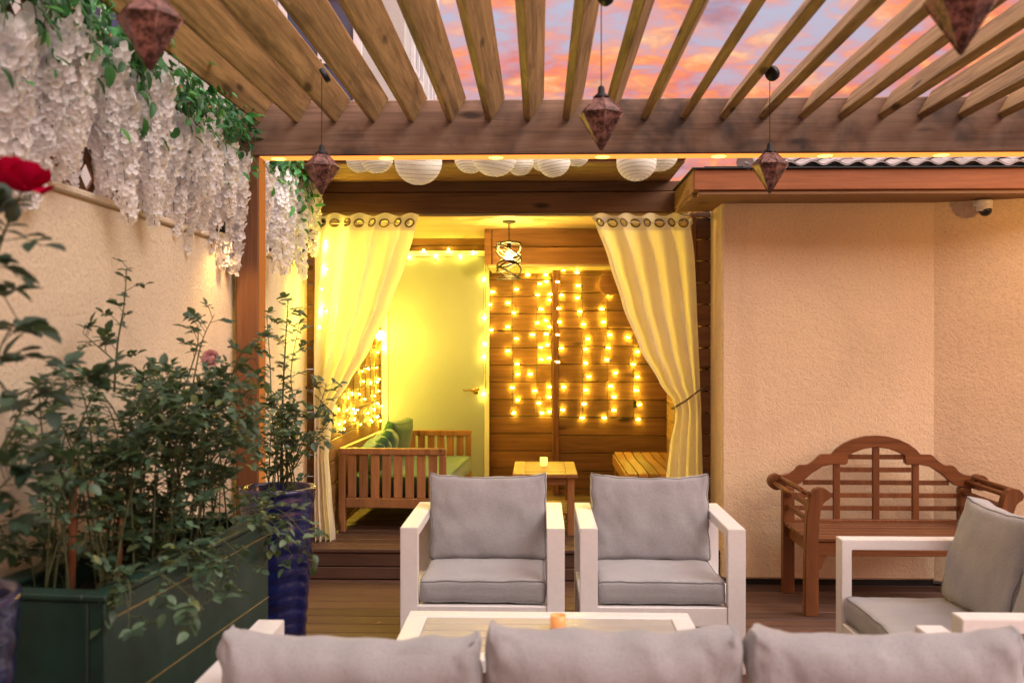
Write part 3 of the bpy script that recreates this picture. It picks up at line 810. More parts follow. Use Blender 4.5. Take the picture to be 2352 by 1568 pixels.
# ------------------------------------------------------------------ string lights
def string_light(label, strands, bulbs, m, wall_n, plugs=()):
    t = thing('string_light', label, 'string lights', bulbs[0][0], 'string lights inside the cabana')
    bm = BM()
    for s in strands: tube(bm, s, .0022, 5)
    for p, d in bulbs: tube(bm, [p - d * .045 + Vector((0, 0, .004)), p - d * .028, p - d * .013], [.0018, .0034, .0042], 6)
    obj('cable', bm, M['wire'], t)
    for p, d in bulbs:
        bm = BM(); ball(bm, p, .0034, 8, 6, 4.6, d); obj('bulb', bm, m, t)
    for p in plugs:
        bm = BM(); box(bm, p.x - .012, p.x + .012, p.y - .014, p.y + .004, p.z - .03, p.z + .03, .004); obj('plug', bm, M['metal'], t)
Z6 = lambda x, y: (1102.5 + x * .2523, 461.8 + y * .2523)
Z2 = lambda x, y: (1163.75 + x * .2539, 857.5 + y * .2539)
def sag(pts_px, Y, j=.002):
    out = []
    for a, b in zip(pts_px, pts_px[1:]):
        for k in range(6):
            q = (a[0] + (b[0] - a[0]) * k / 6, a[1] + (b[1] - a[1]) * k / 6); p = P(q[0], q[1], Y)
            out.append(p + Vector((rnd.uniform(-j, j), 0, 0)))
    out.append(P(*pts_px[-1], Y)); return out
def bd(pts, Y, strands_x):
    o = []
    for x, y in pts:
        p = P(x, y, Y); sx = min(strands_x, key=lambda s: abs(s - x))
        d = Vector((1 if x >= sx else -1, rnd.uniform(-.05, .1), rnd.uniform(-.22, .22))).normalized()
        o.append((p, d))
    return o
YL, YR = 8.181, 7.881
LB = [Z6(*q) for q in ((110, 828), (330, 803), (88, 940), (255, 928), (310, 1015), (255, 1145), (100, 1170), (330, 1250), (480, 1215), (255, 1362), (335, 1482), (545, 753), (605, 733), (522, 855), (640, 847), (632, 900), (555, 985), (520, 1107), (600, 1087), (630, 1145), (605, 1210), (610, 1308), (553, 1332), (555, 1440), (628, 1430), (437, 672), (600, 672))]
LB += [Z2(*q) for q in ((100, 8), (215, 5), (52, 128), (255, 155), (100, 238), (290, 268), (65, 357), (320, 357), (385, 345), (385, 120), (385, 215))]
lsx = [1121.5, 1177, 1232.5, 1266]
LST = [sag([(x, 632), (x + 1, 958)], YL) for x in lsx] + [sag([(1121, 633), (1266, 631)], YL, .001), sag([(1121, 956), (1232, 955), (1266, 950)], YL, .001)]
string_light('string lights on the planks between the cream door and the corner post', LST, bd(LB, YL, lsx), M['bulb'], None, [P(1121, 870, YL)])
RB = [Z6(*q) for q in ((760, 628), (885, 650), (705, 735), (895, 770), (1115, 747), (715, 978), (738, 857), (885, 882), (1175, 855), (910, 1005), (1110, 982), (720, 1100), (942, 1122), (1125, 1100), (705, 1215), (980, 1255), (1180, 1218), (1350, 1240), (738, 1340), (963, 1348), (1168, 1335), (1430, 1370), (705, 1463), (960, 1473), (1155, 1443), (1395, 1485), (1230, 1565))]
RB += [Z2(*q) for q in ((740, 30), (1180, 32), (515, 123), (718, 150), (940, 115), (1172, 152), (970, 213), (700, 275), (1200, 282), (505, 328), (970, 330), (683, 400), (883, 400), (1190, 415))]
rsx = [1281.5, 1337, 1394.5, 1454]
RST = [sag([(x, 628), (x + 1, 958)], YR) for x in rsx] + [sag([(1281, 626), (1500, 628)], YR, .001), sag([(1281, 956), (1460, 958)], YR, .001)]
string_light('string lights on the planks behind the right curtain, above the slatted seat', RST, bd(RB, YR, rsx), M['bulb'], None, [P(1459, 928, YR)])
Z5 = lambda x, y: (673.75 + x * .2523, 461.8 + y * .2523)
DB = [(Z5(*q)) for q in ((1183, 455), (1413, 445), (1640, 472), (1055, 510), (1298, 502), (1522, 507))] + [Z6(*q) for q in ((36, 712), (40, 1062), (42, 1300), (36, 1418))] + [(1110, 905)]
dbl = []
for x, y in DB:
    dbl.append((P(x, y, 8.145), Vector((rnd.uniform(-.3, .3), .3, 1 if y < 590 and x < 1100 else -.2)).normalized() if x < 1105 else Vector((-1, .25, .1)).normalized()))
DST = [sag([(900, 585), (955, 583), (1030, 582), (1112, 584)], 8.15, .001), sag([(1115, 586), (1116, 760), (1115, 925)], 8.15, .002)]
string_light('short light string framing the top and handle side of the cream door', DST, dbl, M['bulb'], None)
ZL = lambda x, y: (673.75 + x * .2539, 857.5 + y * .2539)
WB = [ZL(*q) for q in ((495, 218), (530, 182), (595, 185), (645, 232), (735, 202), (630, 72), (700, 85), (760, 78), (775, 55), (770, 158), (760, 268), (800, 295), (410, 325), (480, 335), (575, 330), (545, 322), (560, 360), (730, 325), (672, 360), (463, 437), (550, 415), (605, 462), (458, 502), (410, 460), (695, 422), (712, 435), (785, 425), (760, 392))]
WB += [Z5(*q) for q in ((815, 1218), (820, 1340), (770, 1262), (770, 1375), (760, 1515), (680, 1525), (625, 1550))]
WBC = []      # the rest of the string hangs behind the curtain
for q in ((300, 405), (440, 435), (570, 575), (675, 550), (700, 670), (380, 660), (440, 700), (625, 805), (260, 800), (510, 985), (595, 1080), (390, 1350), (520, 1365), (740, 800), (760, 950), (300, 1000), (240, 1150), (300, 620)):
    WBC.append(Z5(*q))
wl, wlc = [], []
for x, y in WB + WBC:
    p = PX(x, y, -1.342)
    if p.y > 8.13: p.y = 8.13
    (wlc if (x, y) in WBC else wl).append((p, Vector((.25, rnd.choice((-1, 1)), rnd.uniform(-.7, .7))).normalized()))
WST = []
for px in (776, 796, 812, 826, 839, 851, 862, 872):
    a, b = PX(px, 640, -1.352), PX(px, 975, -1.352); z0 = 1.06 if px < 800 else 1.0
    WST.append([Vector((a.x, a.y + rnd.uniform(-.008, .008), 2.0 + (z0 - 2.0) * k / 8)) for k in range(9)])
WST.append([Vector((-1.352, 6.3 + k * .3, 1.02)) for k in range(7)]); WST.append([Vector((-1.352, 6.3 + k * .3, 2.0)) for k in range(7)])
string_light('dense string lights on the side wall above the green daybed', WST, wl, M['bulbL'], None)
CST = [[Vector((-1.352, y_, 2.16 - k * .14)) for k in range(8)] for y_ in (6.26, 6.42, 6.6)]
string_light('string lights glowing through the cloth of the left curtain', CST, wlc, M['bulbC'], None)
# sconce hidden behind the curtain that whitens the door edge
ws = thing('wall_lamp', 'bright wall lamp at the left edge of the cream door beside the curtain', 'lamp', (-1.355, 7.8, 1.5))
bm = BM(); box(bm, -1.357, -1.335, 7.76, 7.84, 1.42, 1.58, .006); obj('bracket', bm, M['brass'], ws)
bm = BM(); ball(bm, (-1.30, 7.8, 1.5), .03, 16, 12, 1.2); obj('bulb', bm, M['sconce'], ws)

# ------------------------------------------------------------------ cage pendant in the cabana
cy = 7.0; ct = P(1169, 558, cy); cb = P(1169, 640, cy); pr = 27.5 / FPX * cy
cl = thing('cage_pendant', 'black wire cage pendant lamp with glowing bulb on a chain', 'lamp', (ct.x, cy, cb.z))
bm = BM(); cc = Vector((ct.x, cy, 0))
for z in (ct.z, cb.z): loop_tube(bm, [cc + Vector((pr * math.cos(k * PI / 20), pr * math.sin(k * PI / 20), z)) for k in range(40)], .0045, 6)
for k in range(7):
    a0 = k * 2 * PI / 7; zc = cb.z + (ct.z - cb.z) * (.18 + .11 * k); am = .055 * (1 if k % 2 else -1)
    loop_tube(bm, [cc + Vector((pr * math.cos(j * PI / 24), pr * math.sin(j * PI / 24), max(cb.z, min(ct.z, zc + am * math.cos(j * PI / 24 + a0 * 2))))) for j in range(48)], .0062, 6)
for k in range(3):
    a = k * 2 * PI / 3; tube(bm, [cc + Vector((pr * math.cos(a), pr * math.sin(a), ct.z)), cc + Vector((0, 0, ct.z + .004))], .003, 5)
obj('cage', bm, M['metal'], cl)
bm = BM(); tube(bm, [cc + Vector((0, 0, ct.z + .01)), cc + Vector((0, 0, ct.z - .07))], .015, 10); obj('socket', bm, M['metal'], cl)
bm = BM(); ball(bm, cc + Vector((0, 0, ct.z - .105)), .024, 14, 10, 1.3); obj('bulb', bm, M['lampbulb'], cl)
bm = BM(); z = ct.z + .01; k = 0
while z < 2.325:
    q = Matrix.Rotation(PI / 2 * (k % 2) + .3, 4, 'Z')
    loop_tube(bm, [cc + Vector((0, 0, z + .013)) + q @ Vector((.006 * math.cos(j * PI / 5), 0, .015 * math.sin(j * PI / 5))) for j in range(10)], .0022, 4); z += .022; k += 1
obj('chain', bm, M['metal'], cl)
bm = BM(); lathe(bm, [(.05, 0), (.048, -.012), (.012, -.02)], 20, (ct.x, cy, 2.329)); obj('canopy', bm, M['metal'], cl)

# ------------------------------------------------------------------ cushions
def cushion(w, h, th, seed, n=26, ears=.012, wr=.007, puff=.28, sagt=.012, rr=.022, pr=.0036):
    """box cushion: width X, height Z, thickness Y, centred; returns (bm, piping bm)"""
    off = Vector((seed * 3.7, seed * 1.3, 0))
    def f(a, b, c):
        e = (1 - abs(a) ** 3.0) * (1 - abs(b) ** 3.0)
        t = th / 2 * (1 - puff + puff * e)
        # rounded box
        hx, hy, hz = w / 2, t, h / 2
        px, py, pz = a * hx, c * hy, b * hz; r = min(rr, hy * .98)
        q = Vector((max(-hx + r, min(hx - r, px)), max(-hy + r, min(hy - r, py)), max(-hz + r, min(hz - r, pz))))
        d = Vector((px, py, pz)) - q
        if d.length > 1e-9: m = max(abs(d.x), abs(d.y), abs(d.z)); d = d.normalized() * m
        p = q + d
        p.x *= 1 - .022 * (1 - b * b); p.z *= 1 - .02 * (1 - a * a)
        p.z += ears * (abs(a) ** 8) * (abs(b) ** 4) * (1 if b > 0 else -.3) - (sagt * (1 - a * a) * b if b > 0 else 0)
        cr = abs(a) ** 3 * .9 + abs(b) ** 6 * .25
        k = Vector((a * w, b * h, c * .12)) + off
        face = abs(c) > .98
        d = noise.noise(Vector((k.x * 5, k.y * 4, k.z * 5 + seed))) * wr * .9
        d += noise.noise(Vector((k.x * 19 + k.y * 5, k.y * 6, k.z * 3 + seed * 2))) * wr * (.12 + .85 * cr)
        d += noise.noise(Vector((k.x * 40 + k.y * 16, k.y * 12 - k.x * 10, seed))) * wr * .3 * cr
        p.y += d * (1 if c > 0 else -1) * (1 if face else .5 * abs(c))
        p.z += noise.noise(Vector((k.x * 7, seed, k.z * 8))) * wr * .55 * abs(b) ** 3
        p.x += noise.noise(Vector((seed, k.y * 9, k.z * 8))) * wr * .7 * abs(a) ** 3
        return p
    bm = BM(); key = {}
    nc = 5
    def vert(a, b, c):
        k = (round(a, 4), round(b, 4), round(c, 4))
        if k not in key: key[k] = bm.verts.new(f(a, b, c))
        return key[k]
    L = [-1 + 2 * i / n for i in range(n + 1)]; C = [-1 + 2 * i / nc for i in range(nc + 1)]
    def quads(U, V, g):
        for i in range(len(U) - 1):
            for j in range(len(V) - 1):
                bm.faces.new((vert(*g(U[i], V[j])), vert(*g(U[i + 1], V[j])), vert(*g(U[i + 1], V[j + 1])), vert(*g(U[i], V[j + 1])))).smooth = True
    for s in (-1, 1):
        quads(L, L, lambda u, v, s=s: (u, v, s)); quads(L, C, lambda u, v, s=s: (u, s, v)); quads(L, C, lambda u, v, s=s: (s, u, v))
    bmesh.ops.recalc_face_normals(bm, faces=bm.faces)
    pb = BM()
    for s in (-1, 1):
        ring = [(u, -1) for u in L[:-1]] + [(1, u) for u in L[:-1]] + [(u, 1) for u in L[::-1][:-1]] + [(-1, u) for u in L[::-1][:-1]]
        loop_tube(pb, [f(u, v, s) for u, v in ring], pr, 6)
    return bm, pb
def put_cushion(name, parent, w, h, th, loc, rot, seed, m='cush', pm='piping', **kw):
    b, p = cushion(w, h, th, seed, **kw)
    T = Matrix.Translation(loc) @ Euler(rot).to_matrix().to_4x4()
    b.transform(T); p.transform(T)
    o = obj(name, b, M[m], parent)
    if kw.get('pr', 1) > 0: obj('piping', p, M[pm], o)
    return o
def hoop(parent, a0, a1, p0, p1, zt, along='Y'):
    """square tube arm hoop running along Y (or X), a0..a1 wide"""
    s = .042; out = [(p0, 0), (p0, zt), (p1, zt), (p1, 0), (p1 - s, 0), (p1 - s, zt - s), (p0 + s, zt - s), (p0 + s, 0)]
    T = (lambda a, b, c: Vector((a0 + c, a, b))) if along == 'Y' else (lambda a, b, c: Vector((a, a0 + c, b)))
    bm = BM(); prism(bm, out, T, a1 - a0)
    bmesh.ops.bevel(bm, geom=bm.edges[:], offset=.0025, segments=2, affect='EDGES')
    if along == 'Y': box(bm, a0 + .005, a1 - .005, p0 + s, p1 - s, .255, .292, .003)
    else: box(bm, p0 + s, p1 - s, a0 + .005, a1 - .005, .255, .292, .003)
    return obj('arm', bm, M['white'], parent)

def armchair(name, label, X0, X1, Yf, Yb, seed, lean=-12, yaw=0.0):
    # frame of square tube, two thick cushions
    t = thing(name, label, 'armchair', ((X0 + X1) / 2, (Yf + Yb) / 2, 0), 'white framed patio armchairs')
    aw = .078
    hoop(t, X0, X0 + aw, Yf, Yb, .632); hoop(t, X1 - aw, X1, Yf, Yb, .632)
    bm = BM(); box(bm, X0 + aw + .0005, X1 - aw - .0005, Yf + .004, Yf + .04, .205, .288, .003); box(bm, X0 + aw + .0005, X1 - aw - .0005, Yf + .04, Yb - .03, .262, .285, .002); box(bm, X0 + aw + .0005, X1 - aw - .0005, Yb - .04, Yb - .004, .205, .60, .003)
    obj('seat_frame', bm, M['white'], t)
    cx = (X0 + X1) / 2; iw = X1 - X0 - 2 * aw
    put_cushion('seat_cushion', t, iw - .004, .56, .115, (cx, Yf + .297, .347), (-PI / 2, 0, 0), seed, wr=.005, puff=.1, ears=.004, sagt=.004)
    put_cushion('back_cushion', t, iw + .012, .41, .16, (cx, Yb - .175, .592), (math.radians(lean), 0, yaw), seed + 1, wr=.011, n=34)
    return t
armchair('armchair', 'white framed grey armchair in front of the daybed', P(919, 1211, 4.2).x, P(1297, 1211, 4.2).x, 4.2, 4.88, 1, -11, .015)
armchair('armchair', 'white framed grey armchair beside the stucco wall corner', P(1332, 1211, 4.2).x, P(1713, 1211, 4.2).x, 4.2, 4.88, 4, -10, -.02)

# loveseat on the right facing left
lv = thing('loveseat', 'white framed two seat sofa with grey cushions facing the coffee table', 'sofa', (1.6, 3.5, 0))
LX0, LX1, LY0, LY1 = 1.245, 1.94, 2.86, 4.07
for (a, b) in ((LY0, LY0 + .078), (LY1 - .078, LY1)):
    hoop(lv, a, b, LX0, LX1, .632, 'X')
bm = BM(); box(bm, LX0 + .004, LX0 + .04, LY0 + .079, LY1 - .079, .205, .288, .003); box(bm, LX0 + .04, LX1 - .03, LY0 + .079, LY1 - .079, .262, .285, .002); box(bm, LX1 - .04, LX1 - .004, LY0 + .079, LY1 - .079, .205, .6, .003)
obj('seat_frame', bm, M['white'], lv)
sw = (LY1 - LY0 - .156) / 2
for k in range(2):
    cyk = LY0 + .078 + sw * (k + .5)
    put_cushion('seat_cushion', lv, sw - .003, .60, .12, (LX0 + .315, cyk, .348), Euler((-PI / 2, 0, 0)).to_matrix().to_4x4().to_euler(), 20 + k, wr=.005, puff=.12, ears=.004, sagt=.004) if False else None
    b, p = cushion(sw - .003, .60, .12, 20 + k, wr=.005, puff=.12, ears=.004, sagt=.004)
    T = Matrix.Translation((LX0 + .31, cyk, .348)) @ Matrix.Rotation(PI / 2, 4, 'Z') @ Matrix.Rotation(-PI / 2, 4, 'X')
    b.transform(T); p.transform(T); o = obj('seat_cushion', b, M['cush'], lv); obj('piping', p, M['piping'], o)
    b, p = cushion(sw - .01, .43, .17, 24 + k, wr=.010, rr=.035)
    T = Matrix.Translation((LX1 - .185, cyk, .60)) @ Matrix.Rotation(-PI / 2 + (.06 if k else -.05), 4, 'Z') @ Matrix.Rotation(math.radians(-15), 4, 'X')
    b.transform(T); p.transform(T); o = obj('back_cushion', b, M['cush'], lv); obj('piping', p, M['piping'], o)

# three seat sofa in front, back to the camera
sf = thing('sofa', 'white framed three seat sofa seen from behind, only its back cushions showing', 'sofa', (.14, 2.5, 0))
SX0, SX1, SY0, SY1 = -.83, 1.16, 2.06, 2.80
for a in (SX0, SX1 - .078):
    hoop(sf, a, a + .078, SY0, SY1, .632)
bm = BM(); box(bm, SX0 + .079, SX1 - .079, SY0 + .004, SY0 + .04, .205, .6, .003); box(bm, SX0 + .079, SX1 - .079, SY0 + .04, SY1 - .04, .262, .285, .002); box(bm, SX0 + .079, SX1 - .079, SY1 - .04, SY1 - .004, .205, .288, .003)
obj('seat_frame', bm, M['white'], sf)
for k, (pa, pb, top, ry) in enumerate(((498, 1097, 1447, .012), (1119, 1706, 1434, 0), (1729, 2362, 1440, -.01))):
    a, b = P(pa, 1500, 2.17), P(pb, 1500, 2.17); zt = P(pa, top, 2.2).z
    put_cushion('back_cushion', sf, b.x - a.x + .022, .42, .17, ((a.x + b.x) / 2, 2.235, zt - .212), (math.radians(9), ry, 0), 31 + k * 3, n=48, wr=.019, puff=.32, rr=.08, ears=.02, pr=0)
    put_cushion('seat_cushion', sf, .60, .58, .12, (SX0 + .078 + .611 * (k + .5), 2.49, .348), (-PI / 2, 0, 0), 41 + k, wr=.005, puff=.12, ears=.004, n=14)

# ------------------------------------------------------------------ coffee table
TX0, TX1, TY0, TY1, TZ = P(940, 1405, 3.64).x, P(1582, 1408, 3.64).x, 3.10, 3.66, .42
tb = thing('coffee_table', 'white framed coffee table with grey slatted top', 'table', ((TX0 + TX1) / 2, 3.38, 0))
bm = BM(); q = .075
box(bm, TX0, TX1, TY0, TY0 + q, TZ - .045, TZ, .004); box(bm, TX0, TX1, TY1 - q, TY1, TZ - .045, TZ, .004); box(bm, TX0, TX0 + q, TY0 + q + .0005, TY1 - q - .0005, TZ - .045, TZ, .004); box(bm, TX1 - q, TX1, TY0 + q + .0005, TY1 - q - .0005, TZ - .045, TZ, .004)
obj('frame', bm, M['white'], tb)
bm = BM(); n = 5; sw2 = (TY1 - TY0 - 2 * q) / n
for k in range(n): box(bm, TX0 + q + .002, TX1 - q - .002, TY0 + q + sw2 * k + .003, TY0 + q + sw2 * (k + 1) - .003, TZ - .02, TZ - .003, .002)
obj('slat_top', bm, M['tslat'], tb)
for x in (TX0, TX1 - .06):
    for y in (TY0, TY1 - .06):
        bm = BM(); box(bm, x, x + .06, y, y + .06, 0, TZ - .0455, .003); obj('leg', bm, M['white'], tb)
def candle(p, r, h, label, m):
    bm = BM(); lathe(bm, [(.0005, 0), (r * .92, 0), (r, .004), (r, h), (r * .9, h), (r * .88, h * .6), (.0005, h * .58)], 28, p)
    return tag(obj('candle_cup', bm, m, None, p), label, 'candle', 'lit candle cups')
pc = P(1282, 1438, 3.45); candle((pc.x, 3.45, TZ + .0005), .028, .047, 'small amber glass candle cup glowing on the coffee table', M['candle'])

# ------------------------------------------------------------------ Lutyens bench
K = .001054; BCX = 1.937; BY = 5.57
bn = thing('garden_bench', 'curved back teak garden bench with scrolled arms against the stucco wall', 'bench', (BCX, 5.35, 0))
zz = lambda y: .908 - (y - 188) * K
outer = [(0, 188), (-60, 192), (-120, 207), (-175, 233), (-215, 262), (-240, 291), (-295, 291), (-312, 302), (-330, 322), (-358, 343), (-375, 350), (-412, 350), (-428, 360), (-442, 380), (-470, 398), (-500, 405), (-535, 408), (-556, 420), (-566, 440), (-556, 462), (-535, 472)]
inner = [(-500, 475), (-455, 468), (-425, 458), (-400, 440), (-350, 395), (-290, 357), (-230, 345), (-170, 347), (-156, 338), (-153, 320), (-153, 297), (-120, 280), (-70, 261), (0, 250)]
left = outer + inner
poly = left + [(-x, y) for x, y in left[::-1][1:-1]]
bm = BM(); prism(bm, [(x * K, zz(y)) for x, y in poly], lambda a, b, c: Vector((BCX + a, BY - .0 + c, b)), .036)
bmesh.ops.bevel(bm, geom=[e for e in bm.edges if abs(e.verts[0].co.y - e.verts[1].co.y) < 1e-6], offset=.004, segments=2, affect='EDGES')
obj('crest_rail', bm, M['benchX'], bn)
bm = BM()
for cx, top in ((-213, 330), (0, 245), (214, 330)): box(bm, BCX + (cx - 18) * K, BCX + (cx + 18) * K, BY + .006, BY + .028, zz(665), zz(top), .002)
for y, a, b in ((305, -153, 153), (375, -213, 213), (445, -395, 395), (515, -448, 448), (585, -448, 448)):
    box(bm, BCX + a * K, BCX + b * K, BY + .010, BY + .024, zz(y + 13), zz(y - 13), .002)
box(bm, BCX - .47, BCX + .47, BY + .002, BY + .034, .385, .425, .003)
obj('backrest', bm, M['benchZ'], bn)
for s in (-1, 1):
    bm = BM(); box(bm, BCX + s * .503 - .033, BCX + s * .503 + .033, BY - .01, BY + .045, 0, zz(470), .004); obj('leg', bm, M['benchZ'], bn)
    # front leg with scroll
    fx = BCX + s * .503; k2 = .00096
    z5 = lambda y: 1.45 - ((918.75 + y * .4142) - 784) / 2200 * 5.12
    pl = [(38, 1185), (36, 900), (32, 740), (28, 640), (18, 560), (2, 510), (-18, 484), (-45, 475), (-75, 480), (-97, 497), (-104, 518), (-96, 538), (-76, 550), (-62, 565), (-50, 600), (-42, 660), (-38, 760), (-38, 1185)]
    bm = BM(); prism(bm, [(s * -1 * x * k2 * -1 * 1.0 if s < 0 else -x * k2, max(0, z5(y))) for x, y in pl], lambda a, b, c: Vector((fx + a, 5.095 + c, b)), .05)
    bmesh.ops.bevel(bm, geom=[e for e in bm.edges if abs(e.verts[0].co.y - e.verts[1].co.y) < 1e-6], offset=.004, segments=2, affect='EDGES')
    obj('leg', bm, M['benchZ'], bn)
    bm = BM()
    for dx, dz in ((-.088, z5(518)), (-.05, z5(488)), (-.012, z5(512)), (.012, z5(575))):
        tube(bm, [(fx + s * -1 * dx * -1 * -1 if False else fx - s * dx * 1.0 * 1 if False else fx + (-s) * (-1) * (-dx) * 1.0, 5.12, dz), (fx + (-s) * (-1) * (-dx), BY + .01, dz)], .013, 10)
    for z0 in (.50, .58): box(bm, fx - .012, fx + .012, 5.14, BY, z0 - .012, z0 + .012, .002)
    # back scroll of the arm
    tube(bm, [(fx + s * .075, BY - .035, z5(512)), (fx + s * .075, BY + .03, z5(512))], .045, 16)
    obj('armrest', bm, M['benchY'], bn)
bm = BM(); n = 6
for k in range(n): box(bm, BCX - .53, BCX + .53, 5.105 + .078 * k + .002, 5.105 + .078 * k + .07, .392, .413, .003)
obj('seat', bm, M['benchX'], bn)
bm = BM(); box(bm, BCX - .465, BCX + .465, 5.12, 5.145, .315, .389, .003); box(bm, BCX - .46, BCX + .46, 5.54, 5.565, .315, .384, .003)
for s in (-1, 1): box(bm, BCX + s * .49 - .014, BCX + s * .49 + .014, 5.147, 5.56, .32, .388, .003)
for s in (-1, 1): prism(bm, [(0, .314), (.05, .314), (.035, .29), (.022, .25), (.0, .235)], lambda a, b, c, s=s: Vector((BCX - s * (.465 - a), 5.122 + c, b)), .02)
obj('apron', bm, M['benchX'], bn)

# ------------------------------------------------------------------ daybed
db = thing('daybed', 'slatted acacia daybed with green mattress inside the cabana', 'daybed', (-.97, 6.9, FL))
AX0, AX1 = -1.335, P(1025, 1060, 6.3).x
for (Y0, lab) in ((6.28, 0), (7.58, 1)):
    bm = BM()
    box(bm, AX0, AX1, Y0, Y0 + .04, .703, .746, .004); box(bm, AX0, AX0 + .045, Y0, Y0 + .04, FL, .702, .004); box(bm, AX1 - .045, AX1, Y0, Y0 + .04, FL, .702, .004); box(bm, AX0 + .046, AX1 - .046, Y0 + .004, Y0 + .036, .352, .417, .004)
    n = 8
    for k in range(n):
        x = AX0 + .05 + (AX1 - AX0 - .1) * (k + .5) / n
        box(bm, x - .028, x + .028, Y0 + .01, Y0 + .03, .418, .7025, .003)
    obj('end_panel', bm, M['acaZ'], db)
bm = BM(); box(bm, AX1 - .035, AX1 - .003, 6.322, 7.578, .352, .417, .003); box(bm, AX0 + .005, AX0 + .035, 6.322, 7.578, .352, .417, .003)
for k in range(9): box(bm, AX0 + .036, AX1 - .036, 6.36 + k * .138, 6.43 + k * .138, .395, .414, .003)
obj('seat_frame', bm, M['acaY'], db)
bm = BM(); box(bm, AX0, AX0 + .035, 6.322, 7.578, .704, .745, .003)
for k in range(12): box(bm, AX0 + .008, AX0 + .028, 6.37 + k * .1, 6.425 + k * .1, .4175, .703, .003)
obj('backrest', bm, M['acaZ'], db)
b, p = cushion(1.235, .68, .14, 60, wr=.004, puff=.1, ears=.002, sagt=.0)
T = Matrix.Translation((AX0 + .385, 6.95, .488)) @ Matrix.Rotation(PI / 2, 4, 'Z') @ Matrix.Rotation(-PI / 2, 4, 'X'); b.transform(T); p.transform(T)
o = obj('mattress', b, M['green'], db); obj('piping', p, M['green'], o)
for k, (yy, dx, rz, hh) in enumerate(((6.56, .03, .3, .26), (6.76, .04, .2, .29), (7.0, .05, .1, .32), (7.28, .08, -.25, .37))):
    b, p = cushion(.42, hh * .82, .16, 70 + k, wr=.004, puff=.55, ears=.008, rr=.06)
    T = Matrix.Translation((AX0 + .16 + dx, yy, (.557 + hh * .41))) @ Matrix.Rotation(PI / 2 + rz, 4, 'Z') @ Matrix.Rotation(math.radians(14), 4, 'X'); b.transform(T); p.transform(T)
    o = obj('scatter_pillow', b, M['green'], None, (AX0 + .16 + dx, yy, .56)); tag(o, ['dark green pillow nearest the slatted end panel of the daybed', 'second green pillow from the near end panel of the daybed', 'broad green pillow in the middle of the daybed back', 'tall green pillow leaning at the door end of the daybed'][k], 'pillow', 'green pillows on the daybed')
    obj('piping', p, M['green'], o)

db.rotation_euler.z = -.055; db.location.x += .035
# ------------------------------------------------------------------ side table and slatted seat in the cabana
SX_0, SX_1 = P(1177, 1087, 6.2).x, P(1327, 1087, 6.2).x; SYa, SYb, SZ = 6.2, 6.86, .592
st = thing('side_table', 'small acacia table with slatted top and lower shelf holding a candle', 'table', ((SX_0 + SX_1) / 2, 6.5, FL))
bm = BM(); box(bm, SX_0, SX_0 + .075, SYa, SYb, SZ - .025, SZ, .003); box(bm, SX_1 - .075, SX_1, SYa, SYb, SZ - .025, SZ, .003); box(bm, SX_0 + .076, SX_1 - .076, SYa, SYa + .05, SZ - .025, SZ - .0005, .003); box(bm, SX_0 + .076, SX_1 - .076, SYb - .05, SYb, SZ - .025, SZ - .0005, .003)
for k in range(9): box(bm, SX_0 + .076, SX_1 - .076, SYa + .056 + k * .0617, SYa + .056 + k * .0617 + .054, SZ - .02, SZ - .002, .002)
obj('tabletop', bm, M['acaX'], st)
for x in (SX_0 + .02, SX_1 - .065):
    for y in (SYa + .03, SYb - .075):
        bm = BM(); box(bm, x, x + .045, y, y + .045, FL, SZ - .0255, .003); obj('leg', bm, M['acaZ'], st)
bm = BM(); box(bm, SX_0 + .066, SX_1 - .066, SYa + .04, SYa + .06, SZ - .075, SZ - .026, .002); box(bm, SX_0 + .066, SX_1 - .066, SYb - .06, SYb - .04, SZ - .075, SZ - .026, .002)
for x in (SX_0 + .03, SX_1 - .05): box(bm, x, x + .02, SYa + .076, SYb - .076, SZ - .075, SZ - .026, .002)
obj('apron', bm, M['acaX'], st)
bm = BM()
for k in range(9): box(bm, SX_0 + .03, SX_1 - .03, SYa + .08 + k * .056, SYa + .125 + k * .056, .315, .33, .002)
for x in (SX_0 + .03, SX_1 - .05): box(bm, x, x + .02, SYa + .076, SYb - .076, .29, .3145, .002)
obj('shelf', bm, M['acaX'], st)
pc = P(1249, 1062, 6.62); candle((pc.x, 6.62, SZ + .0005), .026, .058, 'pale yellow candle cup on the small cabana table', M['candleY'])

se = thing('slatted_seat', 'low slatted wooden seat against the inner cabana wall behind the right curtain', 'bench', (.82, 7.1, FL))
bm = BM()
for k in range(6): 
    x = .60 + k * .072
    for j in range(1):
        prism(bm, [(6.50, .535), (6.53, .55), (6.9, .555), (7.4, .545), (7.74, .56), (7.74, .538), (7.4, .523), (6.9, .533), (6.53, .528)], lambda a, b, c, x=x: Vector((x + c, a, b)), .062)
obj('seat', bm, M['acaY'], se)
bm = BM(); box(bm, .585, .598, 6.50, 7.75, .46, .54, .003); box(bm, 1.02, 1.033, 6.50, 7.75, .46, .54, .003); box(bm, .60, 1.018, 6.52, 6.545, .45, .52, .003); box(bm, .60, 1.018, 7.70, 7.725, .45, .52, .003); obj('seat_frame', bm, M['acaY'], se)
for x in (.60, .972):
    for y in (6.55, 7.65):
        bm = BM(); box(bm, x, x + .045, y, y + .045, FL, .5, .003); obj('leg', bm, M['acaZ'], se)
# round plaque on the back wall
bm = BM(); pp = P(1400, 653, 7.875); lathe(bm, [(.0005, .012), (.075, .012), (.09, .006), (.092, 0)], 32)
bm.transform(Matrix.Translation((pp.x, 7.878, pp.z)) @ Matrix.Rotation(PI / 2, 4, 'X'))
tag(obj('wall_plaque', bm, M['acaX'], None, (pp.x, 7.878, pp.z)), 'round wooden plaque on the planks at the edge of the right curtain', 'plaque')

